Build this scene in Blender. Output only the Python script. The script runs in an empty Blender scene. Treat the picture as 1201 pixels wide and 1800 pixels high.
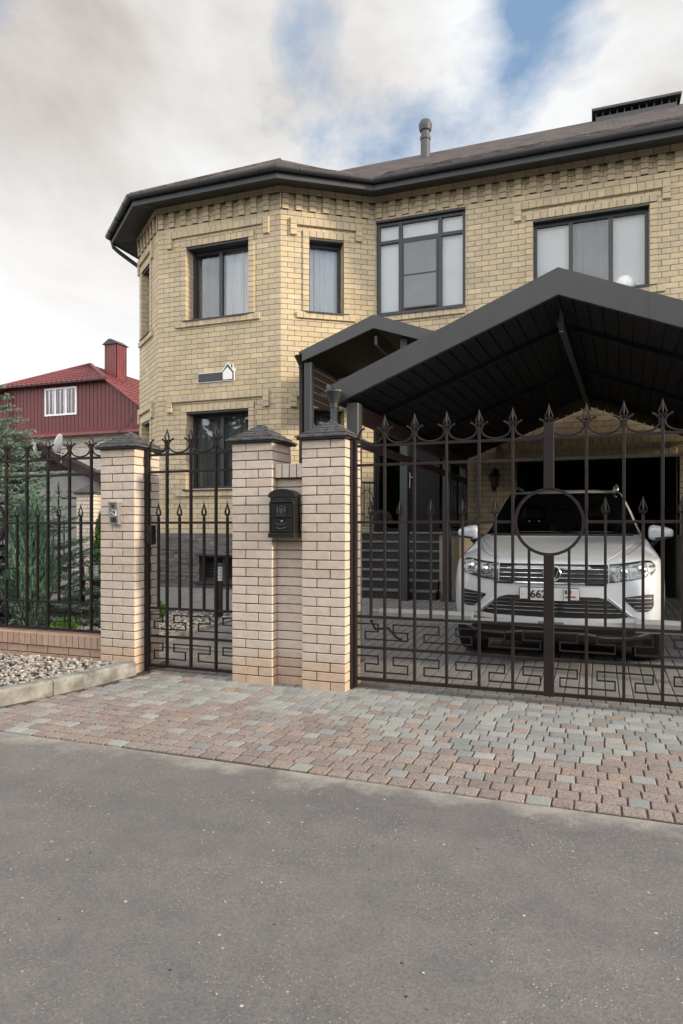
import bpy, math, random
from mathutils import Vector, Matrix
random.seed(7)
sc = bpy.context.scene
COL = sc.collection
R = math.radians

# ------------------------------------------------------------------ mesh kit
BASE = {}                                   # object name -> world origin its mesh is written against
class MB:
    def __init__(s): s.v = []; s.f = []; s.m = []
    def face(s, pts, mi=0):
        n = len(s.v); s.v.extend([tuple(p) for p in pts]); s.f.append(tuple(range(n, n+len(pts)))); s.m.append(mi)
    def add(s, vs, fs, mi=0):
        n = len(s.v); s.v.extend([tuple(p) for p in vs]); s.f.extend([tuple(i+n for i in f) for f in fs]); s.m.extend([mi]*len(fs))
    def hexa(s, p, mi=0):                    # 8 points: bottom 4 ccw, top 4 ccw
        s.add(p, [(0,3,2,1),(4,5,6,7),(0,1,5,4),(1,2,6,5),(2,3,7,6),(3,0,4,7)], mi)
    def box(s, x0, x1, y0, y1, z0, z1, mi=0):
        s.hexa([(x0,y0,z0),(x1,y0,z0),(x1,y1,z0),(x0,y1,z0),(x0,y0,z1),(x1,y0,z1),(x1,y1,z1),(x0,y1,z1)], mi)
    def bevbox(s, x0, x1, y0, y1, z0, z1, b=.01, mi=0):
        b = min(b, (x1-x0)*.45, (y1-y0)*.45, (z1-z0)*.45)
        vs = []; idx = {}
        for sx in (0,1):
            for sy in (0,1):
                for sz in (0,1):
                    X, Y, Z = (x0,x1)[sx], (y0,y1)[sy], (z0,z1)[sz]
                    dx, dy, dz = (b,-b)[sx], (b,-b)[sy], (b,-b)[sz]
                    idx[sx,sy,sz] = len(vs); vs += [(X,Y+dy,Z+dz),(X+dx,Y,Z+dz),(X+dx,Y+dy,Z)]
        I = lambda a,bb,c,k: idx[a,bb,c]+k
        fs = []
        fs.append((I(0,0,0,0),I(0,0,1,0),I(0,1,1,0),I(0,1,0,0))); fs.append((I(1,0,0,0),I(1,1,0,0),I(1,1,1,0),I(1,0,1,0)))
        fs.append((I(0,0,0,1),I(1,0,0,1),I(1,0,1,1),I(0,0,1,1))); fs.append((I(0,1,0,1),I(0,1,1,1),I(1,1,1,1),I(1,1,0,1)))
        fs.append((I(0,0,0,2),I(0,1,0,2),I(1,1,0,2),I(1,0,0,2))); fs.append((I(0,0,1,2),I(1,0,1,2),I(1,1,1,2),I(0,1,1,2)))
        for a in (0,1):
            for c in (0,1):
                fs.append((I(a,c,0,0),I(a,c,1,0),I(a,c,1,1),I(a,c,0,1)) if (a+c)%2==0 else (I(a,c,0,0),I(a,c,0,1),I(a,c,1,1),I(a,c,1,0)))
                fs.append((I(a,0,c,0),I(a,0,c,2),I(a,1,c,2),I(a,1,c,0)) if (a+c)%2==0 else (I(a,0,c,0),I(a,1,c,0),I(a,1,c,2),I(a,0,c,2)))
                fs.append((I(0,a,c,1),I(1,a,c,1),I(1,a,c,2),I(0,a,c,2)) if (a+c)%2==0 else (I(0,a,c,1),I(0,a,c,2),I(1,a,c,2),I(1,a,c,1)))
        for k, i in idx.items():
            fs.append((i,i+1,i+2) if sum(k)%2==0 else (i,i+2,i+1))
        s.add(vs, fs, mi)
    def tube(s, pts, r, seg=8, mi=0, caps=True, rs=None, flat=None):
        pts = [Vector(p) for p in pts]; n = len(pts); rings = []
        up = Vector((0,0,1)); prev = None
        for i, p in enumerate(pts):
            t = (pts[min(i+1,n-1)]-pts[max(i-1,0)]).normalized()
            if prev is None:
                a = t.cross(Vector((0,1,0)));  a = t.cross(Vector((1,0,0))) if a.length < .1 else a
                a.normalize()
            else:
                a = (prev - t*prev.dot(t)).normalized()
            prev = a; b = t.cross(a); rr = rs[i] if rs else r
            rings.append([p + a*rr*math.cos(2*math.pi*(k+.5)/seg) + b*rr*math.sin(2*math.pi*(k+.5)/seg) for k in range(seg)])
        vs = [q for rg in rings for q in rg]
        fs = [(i*seg+k, i*seg+(k+1)%seg, (i+1)*seg+(k+1)%seg, (i+1)*seg+k) for i in range(n-1) for k in range(seg)]
        if caps: fs += [tuple(range(seg-1,-1,-1)), tuple((n-1)*seg+k for k in range(seg))]
        s.add(vs, fs, mi)
    def lathe(s, c, prof, seg=16, mi=0, axis='z'):
        vs = []
        for r, h in prof:
            for k in range(seg):
                a = 2*math.pi*k/seg
                if axis == 'z': vs.append((c[0]+r*math.cos(a), c[1]+r*math.sin(a), c[2]+h))
                elif axis == 'y': vs.append((c[0]+r*math.cos(a), c[1]+h, c[2]+r*math.sin(a)))
                else: vs.append((c[0]+h, c[1]+r*math.cos(a), c[2]+r*math.sin(a)))
        n = len(prof)
        fs = [(i*seg+k, i*seg+(k+1)%seg, (i+1)*seg+(k+1)%seg, (i+1)*seg+k) for i in range(n-1) for k in range(seg)]
        fs += [tuple(range(seg-1,-1,-1)), tuple((n-1)*seg+k for k in range(seg))]
        s.add(vs, fs, mi)
    def prism(s, poly, d, mi=0):             # poly: 3-D points (planar), d: extrusion vector
        d = Vector(d); n = len(poly); a = [Vector(p) for p in poly]; b = [p+d for p in a]
        s.add(a+b, [tuple(range(n-1,-1,-1)), tuple(range(n,2*n))] + [(i,(i+1)%n,n+(i+1)%n,n+i) for i in range(n)], mi)
    def build(s, name, mats, parent=None, smooth=False, loc=None, uv=False, fix=True):
        me = bpy.data.meshes.new(name)
        if parent is not None: base = BASE[parent.name]
        else: base = Vector(loc) if loc is not None else Vector((0,0,0))
        me.from_pydata([(x-base[0], y-base[1], z-base[2]) for x,y,z in s.v], [], s.f)
        if not isinstance(mats, (list,tuple)): mats = [mats]
        for m in mats: me.materials.append(m)
        me.polygons.foreach_set('material_index', s.m)
        if fix:
            import bmesh
            b = bmesh.new(); b.from_mesh(me); bmesh.ops.recalc_face_normals(b, faces=b.faces); b.to_mesh(me); b.free()
        if smooth: me.polygons.foreach_set('use_smooth', [True]*len(me.polygons))
        if uv:
            l = me.uv_layers.new(name='UVMap'); data = [0.0]*(2*len(me.loops))
            for p in me.polygons:
                n = p.normal
                if abs(n.z) > .995: t = Vector((1,0,0)); b = Vector((0,1,0))
                else: t = Vector((0,0,1)).cross(n).normalized(); b = n.cross(t)
                for li in p.loop_indices:
                    co = me.vertices[me.loops[li].vertex_index].co + base
                    data[2*li] = co.dot(t); data[2*li+1] = co.dot(b)
            l.data.foreach_set('uv', data)
        me.update()
        o = bpy.data.objects.new(name, me); COL.objects.link(o)
        if parent is not None: o.parent = parent
        else: o.location = base
        BASE[o.name] = base
        return o
def tag(o, label=None, cat=None, group=None, kind=None):
    if label: o['label'] = label
    if cat: o['category'] = cat
    if group: o['group'] = group
    if kind: o['kind'] = kind
    return o
def thing(name, loc, label, cat, group=None):
    o = bpy.data.objects.new(name, None); COL.objects.link(o); o.location = loc; o.empty_display_size = .1
    BASE[o.name] = Vector(loc); return tag(o, label, cat, group)

# ------------------------------------------------------------------ materials
def newmat(name):
    m = bpy.data.materials.new(name); m.use_nodes = True
    nt = m.node_tree; b = nt.nodes['Principled BSDF']; return m, nt, b
def N(nt, t, **kw):
    n = nt.nodes.new(t)
    for k, v in kw.items(): setattr(n, k, v)
    return n
def lk(nt, a, b): nt.links.new(a, b)
def ramp(nt, fac, stops, interp='LINEAR'):
    r = N(nt, 'ShaderNodeValToRGB'); r.color_ramp.interpolation = interp
    e = r.color_ramp.elements
    while len(e) < len(stops): e.new(.5)
    for i, (p, c) in enumerate(stops):
        e[i].position = p; e[i].color = (*c, 1) if len(c) == 3 else c
    lk(nt, fac, r.inputs[0]); return r.outputs[0]
def mixc(nt, fac, a, b, mode='MIX'):
    m = N(nt, 'ShaderNodeMix', data_type='RGBA', blend_type=mode)
    if isinstance(fac, (int,float)): m.inputs[0].default_value = fac
    else: lk(nt, fac, m.inputs[0])
    for i, c in ((6,a),(7,b)):
        if isinstance(c, tuple): m.inputs[i].default_value = (*c[:3],1)
        else: lk(nt, c, m.inputs[i])
    return m.outputs[2]
def noise(nt, scale, detail=4, rough=.6, vec=None, dist=0):
    n = N(nt, 'ShaderNodeTexNoise'); n.inputs['Scale'].default_value = scale
    n.inputs['Detail'].default_value = detail; n.inputs['Roughness'].default_value = rough; n.inputs['Distortion'].default_value = dist
    if vec is None: vec = N(nt, 'ShaderNodeTexCoord').outputs['Object']
    lk(nt, vec, n.inputs['Vector']); return n.outputs['Fac']
def bump(nt, b, h, strength=.3, dist=.01):
    n = N(nt, 'ShaderNodeBump'); n.inputs['Strength'].default_value = strength; n.inputs['Distance'].default_value = dist
    lk(nt, h, n.inputs['Height']); lk(nt, n.outputs[0], b.inputs['Normal']); return n
def simple(name, col, rough=.5, metal=0, var=.12, vscale=6, bmp=0, bscale=60, spec=.5, coat=0):
    m, nt, b = newmat(name)
    b.inputs['Roughness'].default_value = rough; b.inputs['Metallic'].default_value = metal
    b.inputs['Specular IOR Level'].default_value = spec
    if coat: b.inputs['Coat Weight'].default_value = coat; b.inputs['Coat Roughness'].default_value = .03
    f = noise(nt, vscale)
    c = ramp(nt, f, [(.3, tuple(max(0,x*(1-var)) for x in col)), (.7, tuple(min(1,x*(1+var)) for x in col))])
    lk(nt, c, b.inputs['Base Color'])
    if bmp: bump(nt, b, noise(nt, bscale), bmp, .004)
    return m
def brickmat(name, cols, rough=.85, bmp=.5, bs=45, stain=None, dist=.006, grime=None):
    m, nt, b = newmat(name); b.inputs['Roughness'].default_value = rough; b.inputs['Specular IOR Level'].default_value = .25
    g = N(nt, 'ShaderNodeNewGeometry')
    n = len(cols); stops = [(i/(n-1), c) for i, c in enumerate(cols)]
    c = ramp(nt, g.outputs['Random Per Island'], stops)
    f = noise(nt, 18, 6)
    c = mixc(nt, .5, c, ramp(nt, f, [(.25,(.72,.7,.68)),(.75,(1.15,1.13,1.1))]), 'MULTIPLY')
    f2 = noise(nt, 1.3, 5)
    c = mixc(nt, .6, c, ramp(nt, f2, [(.3,(.82,.8,.77)),(.7,(1.08,1.07,1.06))]), 'MULTIPLY')
    if grime:                                # dirt splash: staining near the ground with an uneven outline
        sep = N(nt, 'ShaderNodeSeparateXYZ'); lk(nt, g.outputs['Position'], sep.inputs[0])
        ma = N(nt, 'ShaderNodeMath', operation='ADD'); lk(nt, sep.outputs[2], ma.inputs[0])
        mm = N(nt, 'ShaderNodeMath', operation='MULTIPLY'); lk(nt, f2, mm.inputs[0]); mm.inputs[1].default_value = -.25; lk(nt, mm.outputs[0], ma.inputs[1])
        k = ramp(nt, ma.outputs[0], [(0,(1,1,1)),(grime,(0,0,0))])
        c = mixc(nt, k, c, mixc(nt, 1.0, c, (.88,.76,.67), 'MULTIPLY'))
    lk(nt, c, b.inputs['Base Color'])
    h = noise(nt, bs, 6, .7); bump(nt, b, h, bmp, dist)
    return m
M = {}
M['ybrick'] = brickmat('yellow_brick', [(.53,.445,.305),(.49,.415,.305),(.56,.465,.31),(.455,.385,.29),(.53,.43,.28),(.60,.50,.345)], bs=70, bmp=.25)
M['pbrick'] = brickmat('cream_brick', [(.62,.54,.475),(.58,.505,.445),(.65,.565,.495),(.61,.535,.47),(.63,.535,.455),(.57,.48,.41)], bs=22, bmp=.7, dist=.009, grime=.22)
M['rbrick'] = brickmat('pinkish_brick', [(.47,.33,.255),(.44,.30,.23),(.50,.36,.28),(.42,.29,.22)], bs=22, bmp=.7, dist=.009)
M['wbrick'] = brickmat('pale_brick', [(.56,.53,.48),(.64,.61,.56),(.50,.47,.43),(.68,.64,.58),(.60,.48,.33)], bs=40)
M['mortar'] = simple('dark_mortar', (.075,.056,.042), .95, var=.25, vscale=30, bmp=.4)
M['mortar_p'] = simple('brown_mortar', (.06,.042,.032), .95, var=.25, vscale=30)
M['mortar_g'] = simple('grey_mortar', (.10,.09,.08), .95, var=.2, vscale=30)
M['slate'] = brickmat('slate_strip', [(.125,.125,.13),(.18,.175,.175),(.10,.10,.105),(.21,.20,.20),(.16,.135,.125),(.14,.14,.15)], rough=.7, bmp=.8, bs=30)
M['stone'] = brickmat('pale_stone', [(.27,.225,.18),(.31,.26,.21),(.23,.20,.17)], bmp=.9, bs=20)
M['grey'] = simple('graphite_metal', (.032,.033,.036), .5, .0, var=.08, bmp=.05, bscale=200)
M['grey2'] = simple('graphite_trim', (.050,.050,.053), .5, .0, var=.08)
M['frame'] = simple('window_frame_grey', (.026,.028,.031), .45, var=.06)
M['brown'] = simple('brown_steel', (.017,.0115,.0115), .6, .0, var=.3, spec=.3, vscale=25, bmp=.25, bscale=120)
M['black'] = simple('black_iron', (.014,.013,.013), .4, .2, var=.3, bmp=.15)
M['redbrown'] = simple('brown_red_panel', (.045,.022,.021), .5, var=.15)
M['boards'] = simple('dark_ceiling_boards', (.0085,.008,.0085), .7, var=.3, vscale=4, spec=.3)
M['soffit'] = simple('soffit_boards', (.030,.031,.033), .6, var=.15, vscale=4)
M['concrete'] = simple('kerb_concrete', (.215,.211,.197), .9, var=.5, vscale=7, bmp=.5, bscale=40)
M['plaster'] = simple('grey_plaster', (.21,.205,.20), .9, var=.15, vscale=1.5)
M['treadstone'] = simple('shade_toned_granite', (.13,.13,.13), .7, var=.2, vscale=30)  # tread colour lowered to stand in for shade under the porch
M['white'] = simple('white_paint', (.75,.75,.74), .5, var=.04)
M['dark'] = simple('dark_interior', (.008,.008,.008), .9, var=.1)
M['rubber'] = simple('tyre_rubber', (.016,.016,.017), .8, var=.2)
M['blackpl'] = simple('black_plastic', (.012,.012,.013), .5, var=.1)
M['carwhite'] = simple('white_car_paint', (.56,.59,.62), .22, var=.01, coat=1.0)
M['chrome'] = simple('chrome_trim', (.75,.76,.77), .12, 1.0, var=.02)
M['silver'] = simple('satin_silver', (.46,.47,.48), .3, .85, var=.05)
M['pvc'] = simple('grey_arm_paint', (.27,.28,.285), .5, var=.1, vscale=8)
M['redmetal'] = simple('red_sheet_metal', (.115,.018,.019), .55, .0, var=.18, vscale=1.2)
M['redroof'] = simple('red_roof_tiles', (.15,.036,.040), .55, var=.2, vscale=2)
M['rust'] = simple('dark_old_boards', (.028,.016,.013), .9, var=.5, vscale=3)
M['red'] = simple('red_plastic', (.55,.03,.04), .35, var=.05)
M['lampglass'] = simple('frosted_lamp_glass', (.62,.63,.62), .25, var=.3, vscale=60)
M['leather'] = simple('brown_leather', (.09,.055,.045), .55, var=.1)
M['trunk'] = simple('bark', (.09,.065,.045), .95, var=.4, vscale=20, bmp=.6)
M['steel'] = simple('brushed_steel', (.42,.42,.43), .35, .7, var=.1, vscale=30)
M['ink'] = simple('black_ink', (.015,.015,.015), .6, var=0)
def leafmat(name, cols, rough=.6):
    m, nt, b = newmat(name); b.inputs['Roughness'].default_value = rough; b.inputs['Specular IOR Level'].default_value = .3
    g = N(nt, 'ShaderNodeNewGeometry')
    c = ramp(nt, g.outputs['Random Per Island'], [(i/(len(cols)-1), c) for i, c in enumerate(cols)])
    c = mixc(nt, .6, c, ramp(nt, noise(nt, 5), [(.3,(.7,.7,.7)),(.7,(1.25,1.25,1.2))]), 'MULTIPLY')
    lk(nt, c, b.inputs['Base Color']); return m
M['spruce'] = leafmat('spruce_needles', [(.09,.145,.115),(.15,.22,.175),(.23,.32,.26),(.12,.19,.145),(.28,.37,.30)])
M['juniper'] = leafmat('juniper_sprays', [(.05,.11,.075),(.11,.20,.14),(.21,.32,.24),(.08,.15,.10)])
M['thuja'] = leafmat('thuja_sprays', [(.03,.085,.015),(.05,.125,.02),(.08,.17,.03)])
M['bush'] = leafmat('bright_green_leaves', [(.05,.14,.02),(.09,.22,.03),(.14,.28,.05)])
M['mum'] = leafmat('dark_flower_heads', [(.05,.03,.035),(.09,.06,.06),(.03,.045,.025)])
def glassmat(name, tint=(.9,.95,.93), rough=.02, refl=.12):
    m = bpy.data.materials.new(name); m.use_nodes = True; nt = m.node_tree; nt.nodes.clear()
    o = N(nt,'ShaderNodeOutputMaterial'); mx = N(nt,'ShaderNodeMixShader'); t = N(nt,'ShaderNodeBsdfTransparent'); g = N(nt,'ShaderNodeBsdfGlossy')
    t.inputs[0].default_value = (*tint,1); g.inputs['Roughness'].default_value = rough; g.inputs[0].default_value = (.95,.97,1,1)
    fr = N(nt,'ShaderNodeFresnel'); fr.inputs[0].default_value = 1.38
    ad = N(nt,'ShaderNodeMath',operation='ADD'); lk(nt,fr.outputs[0],ad.inputs[0]); ad.inputs[1].default_value = refl; ad.use_clamp = True
    nz = noise(nt, 1.2, 2); bp = N(nt,'ShaderNodeBump'); bp.inputs['Strength'].default_value=.02; bp.inputs['Distance'].default_value=.05; lk(nt,nz,bp.inputs['Height']); lk(nt,bp.outputs[0],g.inputs['Normal'])
    lk(nt,ad.outputs[0],mx.inputs[0]); lk(nt,t.outputs[0],mx.inputs[1]); lk(nt,g.outputs[0],mx.inputs[2]); lk(nt,mx.outputs[0],o.inputs[0]); return m
M['glass'] = glassmat('window_glass', (.88,.89,.89), .02, .02)
M['carglass'] = glassmat('car_glass', (.34,.38,.36), .02, .015)
M['lens'] = glassmat('clear_lens', (.93,.95,.95), .03, .05)
def curtain(name, col, folds=40, amt=.5):
    m, nt, b = newmat(name); b.inputs['Roughness'].default_value = .9
    w = N(nt,'ShaderNodeTexWave', bands_direction='X'); w.inputs['Scale'].default_value = folds/10; w.inputs['Distortion'].default_value = 3; w.inputs['Detail'].default_value = 2
    tc = N(nt,'ShaderNodeTexCoord'); mp = N(nt,'ShaderNodeMapping'); mp.inputs['Scale'].default_value=(1,1,.08); lk(nt,tc.outputs['Object'],mp.inputs[0]); lk(nt,mp.outputs[0],w.inputs[0])
    bump(nt, b, w.outputs['Fac'], amt, .05); b.inputs['Base Color'].default_value = (*col,1); return m
M['curtain'] = curtain('grey_curtain', (.40,.40,.41)); M['dimcurtain'] = curtain('dim_curtain', (.19,.19,.195)); M['sheer'] = curtain('pale_sheer', (.74,.74,.74))
M['blind'] = simple('pale_blind', (.80,.79,.78), .8, var=.05, vscale=1.0)
M['screen'] = simple('insect_mesh', (.22,.225,.235), .8, var=.08, vscale=3)
# roof shingles
def shinglemat(name, c1, c2, c3, sx=.30, sy=.14):
    m, nt, b = newmat(name); b.inputs['Roughness'].default_value = .9
    tc = N(nt,'ShaderNodeTexCoord'); br = N(nt,'ShaderNodeTexBrick'); lk(nt, tc.outputs['UV'], br.inputs[0])
    br.inputs['Scale'].default_value = 1; br.inputs['Brick Width'].default_value = sx; br.inputs['Row Height'].default_value = sy
    br.inputs['Mortar Size'].default_value = .006; br.inputs['Color1'].default_value = (0,0,0,1); br.inputs['Color2'].default_value = (1,1,1,1); br.inputs['Mortar'].default_value=(0,0,0,1); br.offset=.5
    c = ramp(nt, br.outputs['Color'], [(0,c1),(.5,c2),(1,c3)])
    c = mixc(nt, .9, c, ramp(nt, noise(nt, 26, 5, .75), [(.36,(.45,.45,.46)),(.5,(1,1,1)),(.66,(1.75,1.6,1.58))]), 'MULTIPLY')
    c = mixc(nt, br.outputs['Fac'], c, (.015,.012,.012)); lk(nt, c, b.inputs['Base Color'])
    iv = N(nt,'ShaderNodeMath',operation='SUBTRACT'); iv.inputs[0].default_value=1; lk(nt, br.outputs['Fac'], iv.inputs[1]); bump(nt, b, iv.outputs[0], .8, .02)
    return m
M['shingle'] = shinglemat('brown_shingles', (.022,.019,.019), (.085,.066,.062), (.042,.037,.037), .20, .13)
M['capshingle'] = shinglemat('charcoal_shingles', (.055,.058,.062), (.085,.088,.092), (.07,.072,.078), .17, .045)

# asphalt
def asphalt():
    m, nt, b = newmat('asphalt'); b.inputs['Roughness'].default_value = .85; b.inputs['Specular IOR Level'].default_value = .3
    big = noise(nt, .55, 4, .5, dist=.6); mid = noise(nt, 6, 5, .6); fine = noise(nt, 105, 4, .75)
    c = ramp(nt, big, [(.3,(.134,.132,.134)),(.5,(.152,.149,.150)),(.7,(.168,.163,.162))])
    tcs = N(nt,'ShaderNodeTexCoord'); mps = N(nt,'ShaderNodeMapping'); mps.inputs['Scale'].default_value = (.22,1.5,1); lk(nt, tcs.outputs['Object'], mps.inputs[0])
    c = mixc(nt, .75, c, ramp(nt, noise(nt, 1.1, 5, .55, mps.outputs[0], .4), [(.32,(.86,.86,.88)),(.5,(1,1,1)),(.68,(1.10,1.06,1.03))]), 'MULTIPLY')
    c = mixc(nt, .8, c, ramp(nt, mid, [(.3,(.86,.86,.87)),(.7,(1.12,1.1,1.09))]), 'MULTIPLY')
    c = mixc(nt, .9, c, ramp(nt, fine, [(.3,(.68,.68,.69)),(.7,(1.32,1.31,1.29))]), 'MULTIPLY')
    tc = N(nt,'ShaderNodeTexCoord')
    vo = N(nt,'ShaderNodeTexVoronoi'); vo.inputs['Scale'].default_value = 95; lk(nt, tc.outputs['Object'], vo.inputs[0])
    sep = N(nt,'ShaderNodeSeparateColor'); lk(nt, vo.outputs['Color'], sep.inputs[0])
    # exposed pale and dark stones in the binder
    pick = ramp(nt, sep.outputs[0], [(.0,(0,0,0)),(.70,(0,0,0)),(.76,(1,1,1))]); near = ramp(nt, vo.outputs['Distance'], [(.25,(1,1,1)),(.42,(0,0,0))])
    patch = ramp(nt, noise(nt, 2.2, 4), [(.42,(.12,.12,.12)),(.62,(1,1,1))])
    k = mixc(nt, 1.0, mixc(nt, 1.0, pick, near, 'MULTIPLY'), patch, 'MULTIPLY')
    c = mixc(nt, k, c, ramp(nt, sep.outputs[1], [(0,(.32,.29,.26)),(.5,(.42,.38,.33)),(1,(.05,.05,.05))]))
    vo2 = N(nt,'ShaderNodeTexVoronoi'); vo2.inputs['Scale'].default_value = 21; lk(nt, tc.outputs['Object'], vo2.inputs[0])
    s2 = N(nt,'ShaderNodeSeparateColor'); lk(nt, vo2.outputs['Color'], s2.inputs[0])
    p2 = mixc(nt, 1.0, ramp(nt, s2.outputs[0], [(0,(0,0,0)),(.82,(0,0,0)),(.85,(1,1,1))]), ramp(nt, vo2.outputs['Distance'], [(.08,(1,1,1)),(.15,(0,0,0))]), 'MULTIPLY')
    c = mixc(nt, p2, c, ramp(nt, s2.outputs[1], [(0,(.42,.38,.33)),(.6,(.55,.50,.45)),(.8,(.03,.03,.03))]))
    # dusty cement margin along the paving
    sp = N(nt,'ShaderNodeSeparateXYZ'); g = N(nt,'ShaderNodeNewGeometry'); lk(nt, g.outputs['Position'], sp.inputs[0])
    a = N(nt,'ShaderNodeMath',operation='MULTIPLY_ADD'); lk(nt, noise(nt, 3.0, 6, .7), a.inputs[0]); a.inputs[1].default_value = -.9; lk(nt, sp.outputs[1], a.inputs[2])
    mr = N(nt,'ShaderNodeMapRange'); lk(nt, a.outputs[0], mr.inputs[0]); mr.inputs[1].default_value = 2.88; mr.inputs[2].default_value = 3.10
    c = mixc(nt, mr.outputs[0], c, mixc(nt, fine, (.24,.225,.205), (.38,.355,.325)))
    lk(nt, c, b.inputs['Base Color'])
    hs = mixc(nt, .35, fine, k); bump(nt, b, hs, .9, .006); return m
M['asphalt'] = asphalt()
def pavermat(name, cols, speck=.5, rough=.8):
    m, nt, b = newmat(name); b.inputs['Roughness'].default_value = rough; b.inputs['Specular IOR Level'].default_value = .3
    g = N(nt,'ShaderNodeNewGeometry')
    c = ramp(nt, g.outputs['Random Per Island'], [(i/(len(cols)-1), c) for i, c in enumerate(cols)])
    c = mixc(nt, speck, c, ramp(nt, noise(nt, 110, 3, .75), [(.34,(.38,.36,.37)),(.5,(1,1,1)),(.68,(1.5,1.45,1.42))]), 'MULTIPLY')
    c = mixc(nt, .6, c, ramp(nt, noise(nt, 2.5, 5), [(.3,(.78,.77,.75)),(.7,(1.12,1.11,1.1))]), 'MULTIPLY')
    lk(nt, c, b.inputs['Base Color']); bump(nt, b, noise(nt, 90, 4, .7), .5, .004); return m
M['pv_grey'] = pavermat('grey_cobble', [(.23,.242,.245),(.28,.29,.288),(.32,.328,.32),(.255,.265,.265),(.20,.215,.222)], .45)
M['pv_pink'] = pavermat('pink_cobble', [(.27,.225,.205),(.235,.20,.187),(.30,.25,.225),(.265,.235,.222),(.215,.188,.18),(.29,.228,.198)], .9)
M['pv_yard'] = pavermat('yard_paver', [(.175,.172,.17),(.21,.205,.203),(.19,.186,.184),(.23,.222,.217)], .3)
M['joint'] = simple('sandy_joints', (.065,.052,.042), .95, var=.35, vscale=8, bmp=.4)
M['pebble'] = brickmat('river_pebbles', [(.17,.175,.18),(.34,.34,.335),(.24,.24,.24),(.44,.43,.41),(.28,.22,.18),(.13,.14,.15),(.36,.31,.26),(.52,.52,.50),(.20,.205,.21)], rough=.6, bmp=.1)
M['soil'] = simple('soil', (.10,.085,.07), .95, var=.4, vscale=10, bmp=.6)
M['earth'] = simple('far_ground', (.17,.16,.14), .95, var=.3, vscale=.4)

# ------------------------------------------------------------------ brick generator
class Fr:                                    # wall frame: u along, w outward, z up
    def __init__(s, O, d, z0=0):
        s.O = Vector((O[0],O[1],0)); l = math.hypot(*d); s.d = Vector((d[0]/l,d[1]/l,0)); s.n = Vector((s.d.y,-s.d.x,0))
    def p(s, u, w, z): q = s.O + s.d*u + s.n*w; return (q.x, q.y, z)
    def box(s, mb, u0, u1, w0, w1, z0, z1, mi=0, ch=0):
        if u1-u0 < .004 or z1-z0 < .004: return
        if ch:
            c = min(ch, (u1-u0)*.3, (z1-z0)*.3)
            mb.add([s.p(u0,w0,z0),s.p(u1,w0,z0),s.p(u1,w0,z1),s.p(u0,w0,z1), s.p(u0,w1-c,z0),s.p(u1,w1-c,z0),s.p(u1,w1-c,z1),s.p(u0,w1-c,z1),
                    s.p(u0+c,w1,z0+c),s.p(u1-c,w1,z0+c),s.p(u1-c,w1,z1-c),s.p(u0+c,w1,z1-c)],
                   [(0,3,2,1),(0,1,5,4),(1,2,6,5),(2,3,7,6),(3,0,4,7),(4,5,9,8),(5,6,10,9),(6,7,11,10),(7,4,8,11),(8,9,10,11)], mi)
        else:
            mb.hexa([s.p(u0,w1,z0),s.p(u1,w1,z0),s.p(u1,w0,z0),s.p(u0,w0,z0),s.p(u0,w1,z1),s.p(u1,w1,z1),s.p(u1,w0,z1),s.p(u0,w0,z1)], mi)
def spans(a, b, cuts):
    out = [(a,b)]
    for c0, c1 in cuts:
        nx = []
        for p, q in out:
            if c1 <= p or c0 >= q: nx.append((p,q)); continue
            if c0 > p: nx.append((p,c0))
            if c1 < q: nx.append((c1,q))
        out = nx
    return out
def courses(mb, F, W, z0, n, ch, holes=(), L=.26, off=0, j=.0078, depth=.06, thick=.28, cham=.0015, first=None, pat=None, jit=.0, ztop=None):
    for k in range(n):
        za, zb = z0+k*ch, z0+(k+1)*ch
        if ztop and zb > ztop: zb = ztop
        cz = (za+zb)/2
        cuts = [(h[0],h[1]) for h in holes if h[2]-.3*ch < cz < h[3]+.3*ch]
        for a, b in spans(0, W, cuts):
            F.box(mb, a, b, -thick, -.007, za, zb, 1)
        if pat: edges = pat[k%len(pat)]
        else:
            o = (k%2)*L/2 + off; edges = []; u = -o
            while u < W: 
                if u > 0: edges.append(u)
                u += L
            edges = [0]+edges+[W]
        for i in range(len(edges)-1):
            for a, b in spans(edges[i], edges[i+1], cuts):
                if b-a < .02: continue
                jj = random.uniform(-jit, jit)
                F.box(mb, a+(j/2 if a>0.001 else 0), b-(j/2 if b<W-.001 else 0), -depth, jj, za+j/2, zb-j/2, 0, cham)

# ------------------------------------------------------------------ ground, road, paving
def gz(y):
    return max(0.0, min(.17, (y-5.6)*.03)) if y > 5.6 else 0.0
mb = MB(); G = 260
mb.face([(-G,-G,-.05),(G,-G,-.05),(G,G,-.05),(-G,G,-.05)]); tag(mb.build('ground', M['earth']), kind='structure')
mb = MB(); nx, ny = 60, 40
mb.face([(-60,-40,-.006),(60,-40,-.006),(60,3.56,-.006),(-60,3.56,-.006)]); tag(mb.build('road', M['asphalt']), kind='structure')
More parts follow.
